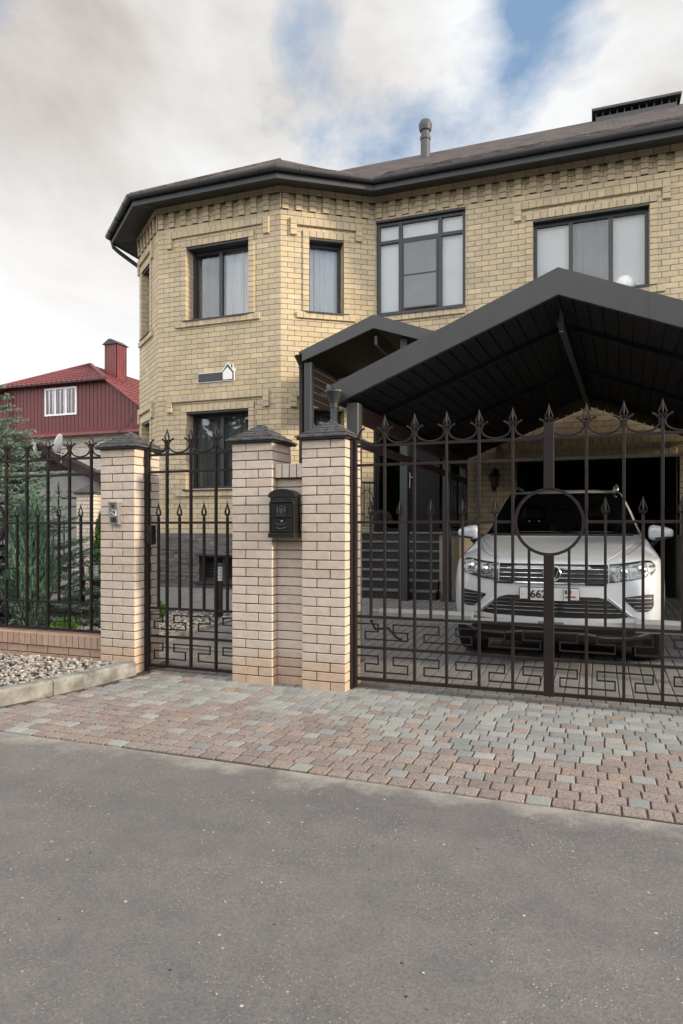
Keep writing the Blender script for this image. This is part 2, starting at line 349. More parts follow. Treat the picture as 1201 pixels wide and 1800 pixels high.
# cobbled apron
def grey_edge(x):
    P = [(-9,4.3),(-4.16,4.2),(-3.76,4.05),(-3.32,4.44),(-2.53,4.62),(-1.83,4.45),(-1.6,4.6),(-1.2,4.3),(-.9,4.22),(-.37,4.04),(-.19,4.25),(.17,4.48),(.5,4.62),(1.2,4.5),(6,4.5)]
    for a, b in zip(P, P[1:]):
        if a[0] <= x <= b[0]: return a[1]+(b[1]-a[1])*(x-a[0])/(b[0]-a[0])
    return 4.5
def kerb_x(y):
    P = [(3.4,-4.42),(3.97,-4.26),(4.4,-4.13),(4.8,-4.05),(5.25,-3.99)]
    if y <= 3.4: return -4.42
    for a, b in zip(P, P[1:]):
        if a[0] <= y <= b[0]: return a[1]+(b[1]-a[1])*(y-a[0])/(b[0]-a[0])
    return -3.99
mb = MB(); mb.box(-4.6, 6, 3.505, 5.9, -.03, -.0025); tag(mb.build('paving_bed', M['joint']), kind='structure')
mb = MB(); P = .1135; y = 3.50; r = 0
def blob(mb, cx, cy, a, b, z0, z1, mi, wob):
    # one cobble: rounded, slightly uneven outline with a domed top
    ring = []; q = lambda: random.uniform(.86,.95); wb = wob*.8
    U = [(1,-q()),(1,-.3),(1,.3),(1,q()),(q(),1),(.3,1),(-.3,1),(-q(),1),(-1,q()),(-1,.3),(-1,-.3),(-1,-q()),(-q(),-1),(-.3,-1),(.3,-1),(q(),-1)]; K = len(U)
    sk = random.uniform(-.05,.05)
    for (ux, uy) in U: ring.append((cx+a*(ux+sk*uy)*(1+random.uniform(-wb,wb)), cy+b*(uy+sk*.6*ux)*(1+random.uniform(-wb,wb))))
    tz = random.uniform(-.0012,.0012); tx = random.uniform(-.015,.015); ty = random.uniform(-.015,.015)
    f = lambda x, y, z: z + tz + (x-cx)*tx + (y-cy)*ty
    vs = [(x,y,z0) for x,y in ring] + [(x,y,f(x,y,z1-.004)) for x,y in ring] + [(cx+(x-cx)*.95, cy+(y-cy)*.95, f(x,y,z1)) for x,y in ring] + [(cx,cy,f(cx,cy,z1+.002))]
    fs = [(k,(k+1)%K,K+(k+1)%K,K+k) for k in range(K)]+[(K+k,K+(k+1)%K,2*K+(k+1)%K,2*K+k) for k in range(K)]+[(2*K+k,2*K+(k+1)%K,3*K) for k in range(K)]
    mb.add(vs, fs, mi)
while y < 5.56:
    x = -4.5 - random.uniform(0,.02) + (r%2)*.06; r += 1; i = 0
    w_amp = .010*math.sin(r*.9)
    while x < 2.2:
        w = P*random.choice([.92,1,1,1.06,1.12]); cx = x+w/2; cy = y+P/2 + .012*math.sin(cx*2.3+r*.2)
        i += 1
        if cx > kerb_x(cy)+.05:
            ge = grey_edge(cx)+random.uniform(-.05,.05)
            if cx < -3.3: grey = (random.random() < (.35 if cy < 4.5 else .6))
            elif cy > ge: grey = random.random() > .17
            else: grey = (i*2+r*3) % 11 == 0 or random.random() < .04
            inset = .0046
            blob(mb, cx, cy, w/2-inset, P/2-inset, -.03, random.uniform(.0045,.0062), 0 if grey else 1, .018 if grey else .035)
        x += w
    y += P
tag(mb.build('cobble_paving', [M['pv_grey'], M['pv_pink']], smooth=False), kind='structure')
# yard paving: long grey blocks laid away from the gate
def yardblock(mb, x0, x1, y0, y1):
    j = .004; za, zb = gz(y0), gz(y1); t = random.uniform(-.001,.001)
    mb.add([(x0+j,y0+j,za-.05),(x1-j,y0+j,za-.05),(x1-j,y1-j,zb-.05),(x0+j,y1-j,zb-.05),(x0+j,y0+j,za+t-.003),(x1-j,y0+j,za+t-.003),(x1-j,y1-j,zb+t-.003),(x0+j,y1-j,zb+t-.003),
            (x0+j+.005,y0+j+.005,za+t),(x1-j-.005,y0+j+.005,za+t),(x1-j-.005,y1-j-.005,zb+t),(x0+j+.005,y1-j-.005,zb+t)],
           [(0,1,5,4),(1,2,6,5),(2,3,7,6),(3,0,4,7),(4,5,9,8),(5,6,10,9),(6,7,11,10),(7,4,8,11),(8,9,10,11)])
mb = MB(); bx = .105
x = -4.66; c = 0
while x < 3.4:
    y = 4.98-(c%2)*.1 if x > -1.95 else 5.56-(c%2)*.1
    while y < 12.6:
        yy = max(y, 4.98 if x > -1.95 else 5.56)
        if not (-4.5 < x < -4.0 and y < 5.7): yardblock(mb, x, x+bx, yy, y+.2)
        y += .2
    x += bx; c += 1
y = 8.9; c = 0
while y < 11.6:
    x = -9.2-(c%2)*.1
    while x < -4.7:
        yardblock(mb, x, x+.2, y, y+.105); x += .2
    y += .105; c += 1
tag(mb.build('yard_paving', M['pv_yard']), kind='structure')
mb = MB()
for (xa,xb,ya,yb) in ((-1.95,3.4,4.99,5.6),(-4.66,3.4,5.6,8.6),(-4.66,3.4,8.6,11.3),(-4.66,3.4,11.3,12.6),(-9.4,-4.66,8.9,11.27),(-9.4,-4.66,11.27,12.6)):
    mb.hexa([(xa,ya,-.045),(xb,ya,-.045),(xb,yb,-.045),(xa,yb,-.045),(xa,ya,gz(ya)-.012+(.009 if ya<5 else 0)),(xb,ya,gz(ya)-.012),(xb,yb,gz(yb)-.012),(xa,yb,gz(yb)-.012)])
tag(mb.build('yard_bed', M['joint']), kind='structure')
# kerb beside the pebble strip
mb = MB(); ys = [2.9,3.4,3.97,4.4,4.8,5.1,5.24]
def kerb_piece(mb, pts, w=.13, h=.125):
    secs = []
    for i, (x, y) in enumerate(pts):
        a = pts[max(i-1,0)]; b = pts[min(i+1,len(pts)-1)]; t = Vector((b[0]-a[0], b[1]-a[1])).normalized(); n = Vector((-t.y, t.x))
        q = [(0,-.04),(-.004,h-.02),(.012,h-.004),(.03,h),(w-.02,h),(w,h-.02),(w,-.04)]
        secs.append([(x+n.x*u, y+n.y*u, z+random.uniform(-.003,.003)) for u, z in q])
    k = 7; vs = [p for s_ in secs for p in s_]; n_ = len(secs)
    fs = [(i*k+j, i*k+(j+1)%k, (i+1)*k+(j+1)%k, (i+1)*k+j) for i in range(n_-1) for j in range(k)] + [tuple(range(k)), tuple((n_-1)*k+j for j in range(k-1,-1,-1))]
    mb.add(vs, fs)
A_ = [(-6.5,3.30),(-5.2,3.34),(-4.62,3.42),(-4.40,3.62)] + [(kerb_x(yy), yy) for yy in (3.8,3.97,4.2,4.37)]
B_ = [(kerb_x(yy), yy) for yy in (4.378,4.6,4.8,5.0,5.15,5.25)]
kerb_piece(mb, A_); kerb_piece(mb, B_)
kerbo = mb.build('kerb', M['concrete'], smooth=False); tag(kerbo, kind='structure')
mb = MB(); mb.box(-4.75,-4.67,5.75,8.85,-.04,.10); mb.box(-9.3,-4.76,8.8,8.88,-.04,.12); mb.box(-4.66,-3.05,6.40,6.48,-.04,.045); mb.box(-9.3,-4.76,5.75,5.8,-.04,.09)
tag(mb.build('bed_edging', M['concrete']), kind='structure')
mb = MB(); mb.box(-9.3,-4.76,5.8,8.8,-.04,.055); mb.face([(-9.5,3.36,.055),(-5.2,3.45,.055),(-4.5,3.6,.055),(-4.35,4.3,.055),(-4.1,5.3,.055),(-9.5,5.33,.055)]); tag(mb.build('bed_soil', M['soil']), kind='structure')
# pebbles
def pebble(mb, x, y, z, r):
    sx, sy, sz = r*random.uniform(.8,1.35), r*random.uniform(.7,1.1), r*random.uniform(.5,.8); a = random.uniform(0,math.pi)
    ca, sa = math.cos(a), math.sin(a); vs = []
    t = random.uniform(-.3,.3)
    for (lz, lr, k) in ((-1,0,1),(-.55,.84,6),(.35,.93,6),(.85,.5,6),(1,0,1)):
        for q in range(k):
            an = 2*math.pi*(q+(.5 if lz>0 else 0))/k; j = random.uniform(.9,1.1)
            px, py, pz = sx*lr*math.cos(an)*j, sy*lr*math.sin(an)*j, sz*lz + t*sx*lr*math.cos(an)
            vs.append((x+px*ca-py*sa, y+px*sa+py*ca, z+pz))
    fs = [(0,1+(q+1)%6,1+q) for q in range(6)]
    for b in (1,7): fs += [(b+q,b+(q+1)%6,b+6+(q+1)%6,b+6+q) for q in range(6)]
    fs += [(13+q,13+(q+1)%6,19) for q in range(6)]
    mb.add(vs, fs)
mb = MB()
for k in range(2600):
    y = random.uniform(3.6,5.28); xr = kerb_x(y)-.15; x = xr-abs(random.uniform(0,1.75)); r = random.uniform(.012,.026)
    pebble(mb, x, y, .068+random.uniform(0,.03), r)
tag(mb.build('pebble_strip', M['pebble'], smooth=True, fix=False), 'grey and cream river pebbles between the low wall and the kerb', 'pebbles', kind='stuff')
mb = MB()
for k in range(3200):
    x = random.uniform(-7.6,-4.8); y = random.uniform(5.85,8.75); r = random.uniform(.016,.032); pebble(mb, x, y, .07+random.uniform(0,.025), r)
tag(mb.build('pebble_bed', M['pebble'], smooth=True, fix=False), 'pebble mulch of the planting bed behind the iron fence', 'pebbles', kind='stuff')
# loose stones on the road
mb = MB()
for k in range(260):
    x = random.uniform(-3.4,2.4); y = random.uniform(1.2,3.5) ; pebble(mb, x, y, -.004, random.uniform(.0015,.0045))
tag(mb.build('road_grit', M['pebble'], smooth=True, fix=False), 'scattered grit lying on the asphalt', 'grit', kind='stuff')

# ------------------------------------------------------------------ fence pillars
PF = 5.29; PH = .0779; PW = .39; PN = 27
def pillar(x0, label, flip=0):
    t = thing('brick_pillar', (x0+PW/2, PF+PW/2, 0), label, 'pillar', 'brick pillars of the street fence')
    for (O, d, fl, nm) in (((x0,PF),(1,0),0,'front'), ((x0+PW,PF),(0,1),1,'right'), ((x0,PF+PW),(0,-1),1,'left'), ((x0+PW,PF+PW),(-1,0),0,'back')):
        pass
    mb = MB()
    mb.box(x0+.006, x0+PW-.006, PF+.006, PF+PW-.006, -.03, PN*PH)
    core = mb; shaft = MB(); shaft.v, shaft.f, shaft.m = list(core.v), list(core.f), [1]*len(core.f)
    for k in range(PN):
        z0 = k*PH+.0038; z1 = (k+1)*PH-.0038; z0 = -.02 if k == 0 else z0
        a = .25; j = .005; s = (k+flip)%2; x1 = x0+PW; y0, y1 = PF, PF+PW
        q = lambda: random.uniform(-.0015,.0015)
        if s == 0:
            L = [(x0,x0+.252,y0,y0+.12),(x1-.131,x1,y0,y0+a),(x1-a,x1,y1-.128,y1),(x0,x0+.12,y1-a,y1)]
        else:
            L = [(x0+.138,x1,y0,y0+.131),(x1-.12,x1,y0+.138,y1),(x0,x1-.135,y1-.12,y1),(x0,x0+.131,y0,y1-.135)]
        for (a0,a1,b0,b1) in L:
            shaft.bevbox(a0+q(), a1+q(), b0+q(), b1+q(), z0, z1, .0035, 0)
    shaft.build('shaft', [M['pbrick'], M['mortar_p']], t)
    z = PN*PH; o = .045; xa, xb, ya, yb = x0-o, x0+PW+o, PF-o, PF+PW+o; cx, cy = (xa+xb)/2, (ya+yb)/2
    mb = MB(); mb.box(xa+.01, xb-.01, ya+.01, yb-.01, z, z+.018, 1)
    # stepped shingle rows of the little hip roof
    n = 6; H = .165
    for i in range(n):
        f0 = i/n; f1 = (i+1)/n; t0 = .012
        A = [(cx+(px-cx)*(1-f0), cy+(py-cy)*(1-f0), z+.02+H*f0+.010) for px, py in ((xa,ya),(xb,ya),(xb,yb),(xa,yb))]
        B = [(cx+(px-cx)*max(.001,1-f1), cy+(py-cy)*max(.001,1-f1), z+.02+H*f1+.002) for px, py in ((xa,ya),(xb,ya),(xb,yb),(xa,yb))]
        C = [(p[0],p[1],p[2]-.012) for p in A]
        mb.add(C+A+B, [(0,1,5,4),(1,2,6,5),(2,3,7,6),(3,0,4,7),(4,5,9,8),(5,6,10,9),(6,7,11,10),(7,4,8,11)] + ([(3,2,1,0)] if i == 0 else []), 0)
    mb.build('cap_roof', [M['capshingle'], M['black']], t, uv=True)
    return t
pillar(-4.43, 'brick pillar left of the wicket gate carrying the grey doorbell panel', 0)
pillar(-3.005, 'brick pillar between the wicket gate and the mailbox', 1)
pillar(-2.335, 'brick pillar right of the mailbox where the driveway gate hangs', 0)
# niche wall between the twin pillars
t = thing('niche_wall', (-2.475,5.45,0), 'recessed strip of cream brick wall between twin pillars, carrying the mailbox', 'wall')
mb = MB(); F = Fr((-2.613,5.385),(1,0)); courses(mb, F, .276, 0, 23, PH, pat=[[0,.276],[0,.276]], thick=.2, cham=.003, j=.008); mb.build('masonry', [M['pbrick'],M['mortar']], t)
mb = MB(); F = Fr((-2.613,5.335),(1,0))
F.box(mb, 0, .276, -.25, -.006, 23*PH+.002, 23*PH+.115, 1)
for i in range(4): F.box(mb, i*.069+.004, (i+1)*.069-.004, -.25, 0, 23*PH+.002, 23*PH+.12, 0, .003)
mb.build('soldier_coping', [M['pbrick'],M['mortar']], t)
# low wall under the left fence
t = thing('low_brick_wall', (-6,5.45,0), 'low pinkish brick wall with upright coping under the left fence', 'wall')
mb = MB(); F = Fr((-8.4,5.34),(1,0)); courses(mb, F, 3.965, -.05, 3, .0785, thick=.24, cham=.003, off=.1, j=.008); mb.build('masonry', [M['rbrick'],M['mortar']], t)
mb = MB(); F = Fr((-8.4,5.325),(1,0)); F.box(mb, 0, 3.965, -.26, -.006, .188, .30, 1); u = 0
while u < 3.95: F.box(mb, u+.003, min(3.965,u+.075)-.003, -.26, 0, .188, .306, 0, .003); u += .075
mb.build('rowlock_coping', [M['rbrick'],M['mortar']], t)

# ------------------------------------------------------------------ wrought iron
YF = 5.45
def finial(x, y, z, s=1.0, m='brown', parent=None):
    mb = MB(); h = .14*s; w = .028*s; r = .0046*s
    mb.box(x-.011*s, x+.011*s, y-.011*s, y+.011*s, z-.012*s, z+.002*s)
    mb.box(x-.008*s, x+.008*s, y-.008*s, y+.008*s, z, z+.03*s)
    for (dx, dy) in ((1,0),(-1,0),(0,1),(0,-1)):
        pts = [(0,.022),(.55,.034),(1,.052),(.62,.078),(.28,.105),(0,.14)]
        mb.tube([(x+dx*w*a, y+dy*w*a, z+b*s) for a, b in pts], r, 5, rs=[r,r*1.1,r*1.15,r*1.25,r*1.1,r*.5])
        mb.tube([(x+dx*w*.2, y+dy*w*.2, z+.018*s),(x+dx*w*.75, y+dy*w*.75, z+.026*s),(x+dx*w*1.15, y+dy*w*1.15, z+.036*s)], r, 4, rs=[r,r*1.2,r*.6])
    mb.tube([(x,y,z+.115*s),(x,y,z+.15*s)], .004*s, 5, rs=[.006*s,.001])
    return mb.build('finial', M[m], parent)
def sqbar(mb, x0, x1, y, z0, z1, t):         # axis-aligned bar of depth t
    mb.bevbox(x0, x1, y-t/2, y+t/2, z0, z1, .0018)
def ironwork(t, x0, x1, tall, short, zb, bands, c=None, stile=False, zs=(2.05,1.888,1.408), zl=.615, y=YF, m='brown', phase=0, zm=None):
    # rails
    def rail(a, b, z, h=.022):
        mb = MB(); sqbar(mb, a, b, y, z-h/2, z+h/2, .0225); mb.build('rail', M[m], t)
    for z in zs[:2]: rail(x0, x1, z)
    if c is None: rail(x0, x1, zs[2])
    else: rail(x0, c-.262, zs[2]); rail(c+.262, x1, zs[2])
    rail(x0, x1, zl)
    if zm: rail(x0, x1, zm)
    rail(x0, x1, zb, .028)
    def bar(name, x, za, zt, w=.022, fin=None):
        mb = MB(); mb.bevbox(x-w/2, x+w/2, y-w/2-.003, y+w/2+.003, za, zt, .0018); o = mb.build(name, M[m], t)
        if fin: finial(x, y, zt, 1.0, m, o)
        return o
    for x in tall:
        if c is not None and abs(abs(x-c)-.27) < .02:
            sg = 1 if x > c else -1
            o = bar('bar', x, .935, 2.155, fin=1)
            mb = MB(); a, b = sorted((x, c+sg*.403)); sqbar(mb, a-.011, b, y, .928, .946, .02); mb.build('bracket', M[m], t)
            bar('lower_bar', x, zb, .815)
            mb = MB(); a, b = sorted((x, c+sg*.147)); sqbar(mb, a-.011, b+.011, y, .797, .815, .02); mb.build('bracket', M[m], t)
            bar('lower_bar', c+sg*.147, .80, 1.198, .02)
        else: bar('bar', x, zb, 2.155, fin=1)
    for x in short: bar('short_bar', x, zl, 1.452, .020, fin=1)
    if c is not None:
        mb = MB(); K = 40; ro, ri = .261, .239
        vs = []
        for k in range(K):
            a = 2*math.pi*k/K
            for r_, dy in ((ro,-.013),(ro,.013),(ri,.013),(ri,-.013)): vs.append((c+r_*math.cos(a), y+dy, 1.408+r_*math.sin(a)))
        mb.add(vs, [(4*k+i, 4*k+(i+1)%4, 4*((k+1)%K)+(i+1)%4, 4*((k+1)%K)+i) for k in range(K) for i in range(4)])
        mb.build('ring', M[m], t)
    # scrolls between neighbouring uprights
    ups = sorted([x0]+list(tall)+([c] if stile else [])+[x1])
    for a, b in zip(ups, ups[1:]):
        if b-a < .06: continue
        h = (b-a)/2-.016; cx = (a+b)/2; part = (b-a) < .17
        mb = MB(); pts = []
        rz = .072
        for k in range(21):
            an = R(-90-148+k*296/20)
            pts.append((cx+h*math.cos(an)*1.0, y, zs[0]+.015+rz+rz*math.sin(an)))
        mb.tube(pts, .0085, 6, rs=[.010]+[.0085]*19+[.010]); mb.build('scroll', M[m], t)
    # meander running through the bars
    ups = sorted([x0]+list(tall)+([c] if stile else [])+[x1])
    for (zt_, zm_, zb_) in bands:
        for i, (a, b) in enumerate(zip(ups, ups[1:])):
            if b-a < .06: continue
            L = lambda f: a+(b-a)*f
            q = .24 if False else .27
            if (i+phase) % 2 == 0: P_ = [(a,zt_),(L(.76),zt_),(L(.76),zm_),(L(.30),zm_),(L(.30),zb_),(b,zb_)]
            else: P_ = [(a,zb_),(L(.77),zb_),(L(.77),zm_),(L(.29),zm_),(L(.29),zt_),(b,zt_)]
            mb = MB(); w = .0055
            for p, q_ in zip(P_, P_[1:]):
                xa, xb = sorted((p[0],q_[0])); za, zc = sorted((p[1],q_[1]))
                if abs(p[1]-q_[1]) < 1e-6: mb.box(xa-(w if xa not in (a,) else 0), xb+(w if xb not in (b,) else 0), y-.006, y+.006, za-w, za+w)
                else: mb.box(xa-w+.0002, xb+w-.0002, y-.0055, y+.0055, za+w, zc-w)
            mb.build('meander', M[m], t)
c = -.343
t = thing('driveway_gate', (c,YF,0), 'brown wrought iron driveway gate with a ring in the middle, in front of the car', 'gate')
tall = [c+s*d for d in (.27,.53,.79,1.055,1.31) for s in (-1,1)]
short = [c+s*d for d in (.403,.66,.92,1.18,1.43) for s in (-1,1)]
ironwork(t, c-1.555, c+1.555, tall, short, .092, [(.557,.492,.428),(.288,.222,.155)], c, True, zm=.357)
mb = MB(); mb.bevbox(c-.038, c+.038, YF-.02, YF+.02, 1.660, 2.165, .003); o = mb.build('meeting_stile', M['brown'], t); finial(c, YF, 2.165, 1.0, 'brown', o)
mb = MB(); mb.bevbox(c-.038, c+.038, YF-.02, YF+.02, .075, 1.158, .003); mb.build('meeting_stile', M['brown'], t)
for s, nm in ((-1,'left'),(1,'right')):
    mb = MB(); mb.bevbox(c+s*1.575-.02, c+s*1.575+.02, YF-.02, YF+.02, .02, 2.10, .003); mb.build('hinge_stile', M['brown'], t)
    for z in (.55,1.5):
        mb = MB(); mb.lathe((c+s*1.598,YF-.024,z-.06), [(.011,0),(.011,.12)], 10); mb.build('hinge', M['brown'], t)
t2 = thing('gate_post', (-1.92,5.47,0), 'square brown steel post fixed to the pillar beside the driveway gate', 'post')
# post shown as two slim steel boxes against the pillar
mb = MB(); mb.bevbox(-1.943,-1.928,5.40,5.47,0,2.12,.003); mb.build('post_face', M['brown'], t2)
# swing gate openers behind the gate
for s, lab in ((-1,'pale grey gate opener arm behind the left half of the driveway gate'),(1,'pale grey gate opener arm behind the right half of the driveway gate')):
    ox = c+s*1.5
    o = thing('gate_opener', (ox,5.66,.6), lab, 'gate opener', 'gate openers')
    mb = MB(); a, b = sorted((c+s*.62, c+s*1.42))
    prof = [(-.038,-.045),(.038,-.045),(.046,-.02),(.046,.025),(.025,.052),(-.025,.052),(-.046,.025),(-.046,-.02)]
    mb.prism([(a, 5.66+p, .612+q) for p, q in prof], (b-a,0,0)); mb.build('housing', M['pvc'], o)
    mb = MB(); mb.bevbox(*sorted((c+s*1.42, c+s*1.5)), 5.62,5.70,.56,.655,.01); mb.build('rear_bracket', M['pvc'], o)
    mb = MB(); mb.tube([(c+s*.62,5.66,.60),(c+s*.10,5.62,.60)], .022, 10); mb.build('piston_rod', M['pvc'], o)
    mb = MB(); mb.tube([(c+s*1.5,5.66,.56),(c+s*1.46,5.66,.48),(c+s*1.34,5.64,.50),(c+s*1.26,5.64,.42),(c+s*1.22,5.66,.40)], .011, 8); mb.build('cable', M['blackpl'], o)
# wicket gate
t = thing('wicket_gate', (-3.5,YF,0), 'narrow brown wrought iron wicket gate between two brick pillars', 'gate')
ironwork(t, -3.995, -3.01, [-3.792,-3.53,-3.263], [-3.887,-3.654,-3.39,-3.145], .055, [(.540,.475,.405),(.268,.198,.125)], None, False, zl=.60, zm=.335)
mb = MB(); mb.bevbox(-4.034,-3.992,YF-.022,YF+.022,.03,2.10,.003); mb.build('lock_stile', M['brown'], t)
mb = MB(); mb.bevbox(-3.985,-3.935,YF-.045,YF+.03,1.20,1.385,.006); lo = mb.build('lock_case', M['black'], t)
mb = MB(); mb.tube([(-3.955,YF-.05,1.30),(-3.955,YF-.085,1.30),(-3.955,YF-.085,1.23)], .007, 8); mb.build('handle', M['black'], lo)
mb = MB(); mb.lathe((-4.015,YF-.01,-.02), [(.02,0),(.02,.05)], 10); mb.build('bottom_hinge', M['brown'], t)
# left fence panel
cf = -6.04
t = thing('iron_fence', (cf,YF,.3), 'brown wrought iron fence panel on the low brick wall, in front of the conifers', 'fence')
ironwork(t, cf-1.6, -4.44, [cf+s*d for d in (.27,.545,.82,1.095,1.365) for s in (-1,1)], [cf+s*d for d in (.415,.685,.96,1.235) for s in (-1,1)], .335, [(.545,.482,.415)], cf, True, zl=.61)
mb = MB(); mb.bevbox(cf-.038, cf+.038, YF-.02, YF+.02, 1.660, 2.165, .003); o = mb.build('centre_stile', M['brown'], t)
mb = MB(); mb.bevbox(cf-.038, cf+.038, YF-.02, YF+.02, .33, 1.158, .003); mb.build('centre_stile', M['brown'], t)

# ------------------------------------------------------------------ text helper
def text(body, size, loc, mat, parent, name='lettering', ext=.002, rot=(R(90),0,0), bold=0, sx=1):
    cu = bpy.data.curves.new(name, 'FONT'); cu.body = body; cu.size = size; cu.extrude = ext; cu.align_x = 'CENTER'; cu.align_y = 'CENTER'; cu.offset = bold
    to = bpy.data.objects.new(name, cu); COL.objects.link(to)
    dg = bpy.context.evaluated_depsgraph_get(); me = bpy.data.meshes.new_from_object(to.evaluated_get(dg)); bpy.data.objects.remove(to)
    me.materials.clear(); me.materials.append(mat)
    o = bpy.data.objects.new(name, me); COL.objects.link(o); o.parent = parent; b = BASE[parent.name]
    o.location = Vector(loc)-b; o.rotation_euler = rot; o.scale = (sx,1,1); BASE[o.name] = Vector(loc); return o

# mailbox
t = thing('mailbox', (-2.485,5.30,1.28), 'black cast mailbox with arched top and crest, hung between twin pillars', 'mailbox')
x0, x1, yf, yb = -2.600, -2.375, 5.215, 5.335
cx = (x0+x1)/2
mb = MB(); arch = [(x0,1.29),(x1,1.29),(x1,1.625)] + [(cx+(x1-cx)*math.cos(R(a)), 1.625+.055*math.sin(R(a))) for a in range(15,180,15)] + [(x0,1.625)]
mb.prism([(x,yf+.008,z) for x, z in arch], (0,yb-yf,0)); body = mb.build('body', M['black'], t)
mb = MB(); ar = [(x0-.012,1.622)] + [(cx+(x1-cx+.012)*math.cos(R(a)), 1.628+.062*math.sin(R(a))) for a in range(180,-1,-12)] + [(x1+.012,1.622)]
arin = [(cx+(x1-cx-.004)*math.cos(R(a)), 1.612+.055*math.sin(R(a))) for a in range(0,181,12)]
mb.prism([(x,yf-.012,z) for x, z in ar], (0,yb-yf+.01,0)); mb.build('arched_hood', M['black'], t)
mb = MB(); mb.bevbox(x0+.006,x1-.006,yf-.008,yf+.004,1.575,1.618,.003); fl = mb.build('letter_flap', M['black'], t)
mb = MB(); mb.box(x0+.014,x1-.014,yf-.0115,yf-.008,1.610,1.614); mb.box(x0+.014,x1-.014,yf-.0115,yf-.008,1.579,1.583); mb.build('flap_edge', M['grey'], fl)
text('MAIL', .026, (cx,yf-.0105,1.597), M['steel'] if False else M['grey2'], fl, ext=.0015)
mb = MB(); mb.bevbox(x0+.014,x1-.014,yf-.006,yf+.008,1.445,1.568,.003); pn = mb.build('crest_panel', M['black'], t)
mb = MB()                                    # embossed crest: shield, crown, two supporters, scroll
sh = [(-.02,.022),(.02,.022),(.02,-.006),(.012,-.02),(0,-.028),(-.012,-.02),(-.02,-.006)]
mb.prism([(cx+a,yf-.012,1.505+b) for a, b in sh], (0,.008,0))
for s in (-1,1):
    mb.tube([(cx+s*.026,yf-.010,1.478),(cx+s*.036,yf-.012,1.498),(cx+s*.032,yf-.013,1.518),(cx+s*.038,yf-.011,1.534),(cx+s*.028,yf-.010,1.542)], .004, 6, rs=[.002,.0055,.004,.005,.003])
    mb.tube([(cx+s*.024,yf-.010,1.505),(cx+s*.030,yf-.012,1.512)], .003, 6)
for a, b in ((-.012,.036),(0,.042),(.012,.036)): mb.lathe((cx+a,yf-.008,1.503+b), [(.001,-.006),(.005,-.003),(.005,.003),(.001,.006)], 8)
mb.tube([(cx-.035,yf-.009,1.470),(cx-.02,yf-.011,1.464),(cx,yf-.011,1.467),(cx+.02,yf-.011,1.464),(cx+.035,yf-.009,1.470)], .004, 6)
mb.build('crest', M['grey2'], pn)
mb = MB(); mb.bevbox(x0+.014,x1-.014,yf-.006,yf+.008,1.325,1.438,.003); dr = mb.build('door', M['black'], t)
mb = MB(); mb.lathe((cx+.004,yf-.014,1.418), [(.009,0),(.009,.008)], 14, axis='y'); mb.build('lock', M['steel'], dr)
mb = MB(); mb.tube([(cx-.055,yf-.009,1.404),(cx-.03,yf-.010,1.392),(cx,yf-.011,1.388),(cx+.03,yf-.010,1.391),(cx+.055,yf-.009,1.404)], .003, 6); mb.tube([(cx-.04,yf-.009,1.362),(cx-.02,yf-.012,1.355),(cx+.01,yf-.012,1.355),(cx+.045,yf-.012,1.366)], .005, 6); mb.build('pull_handle', M['grey2'], dr)
for s in (-1,1):
    px = cx+s*((x1-x0)/2-.002)
    mb = MB(); mb.lathe((px,yf-.002,1.30), [(.009,0),(.009,.012),(.005,.018),(.005,.24),(.009,.25),(.010,.262),(.006,.27),(.004,.285)], 10); mb.build('side_column', M['black'], t)
mb = MB(); mb.bevbox(x0-.012,x1+.012,yf-.014,yb,1.278,1.318,.004); mb.build('base_moulding', M['black'], t)
# intercom
t = thing('door_station', (-4.22,5.26,1.39), 'grey metal doorbell panel with camera and number 29 on the left pillar', 'intercom')
xa, xb = -4.285, -4.190
mb = MB(); mb.hexa([(xa,5.245,1.392),(xb,5.245,1.392),(xb,5.288,1.392),(xa,5.288,1.392),(xa,5.225,1.592),(xb,5.225,1.592),(xb,5.288,1.592),(xa,5.288,1.592)]); mb.build('housing', M['steel'], t)
mb = MB(); mb.box(xa-.006,xb+.006,5.212,5.288,1.592,1.600); mb.build('rain_hood', M['steel'], t)
mb = MB(); mb.lathe((-4.235,5.218,1.562), [(.016,0),(.016,.02)], 16, axis='y'); mb.build('camera_eye', M['ink'], t)
mb = MB(); mb.box(-4.265,-4.205,5.229,5.24,1.475,1.525); pl = mb.build('number_plate', M['white'], t)
text('29', .058, (-4.236,5.2275,1.499), M['ink'], pl, name='house_number', ext=.001, bold=.0012)
mb = MB(); mb.box(-4.263,-4.207,5.234,5.25,1.412,1.458); mb.build('call_button', M['ink'], t)

# ------------------------------------------------------------------ the house
CH = .098; ZP = 1.23; NC = 66; ZT = ZP+CH*NC
A0 = (-8.25,11.55); A1 = (-5.53,11.55); B1 = (-4.05,12.6); ca, sa_ = math.cos(R(40)), math.sin(R(40))
C0 = (A0[0]-1.6*ca, A0[1]+1.6*sa_)
FA = Fr(A0,(1,0)); WA = 2.72
WB = math.hypot(B1[0]-A1[0], B1[1]-A1[1]); FB = Fr(A1,(B1[0]-A1[0], B1[1]-A1[1]))
FC = Fr(C0,(A0[0]-C0[0], A0[1]-C0[1])); WC = 1.6
FD = Fr((C0[0],17.0),(0,-1)); WD = 17.0-C0[1]
FW = Fr(B1,(1,0)); WW = 8.2
house = thing('brick_house', (-5,14,0), 'two storey yellow brick house with a faceted bay and dark shingle roof', 'house')
hA = [(.665,2.05,5.43,6.87),(.665,2.05,2.10,3.62)]
hB = [(.535,1.215,5.43,6.83),(.535,1.215,2.10,3.60)]
hC = [(.30,1.0,5.43,6.87),(.30,1.0,2.10,3.60)]
wx = -4.05
hW = [(.045,1.78,5.44,7.27),(2.98,4.885,5.44,6.83),(2.675,5.295,0,2.58),(.0,1.80,0,3.75)]
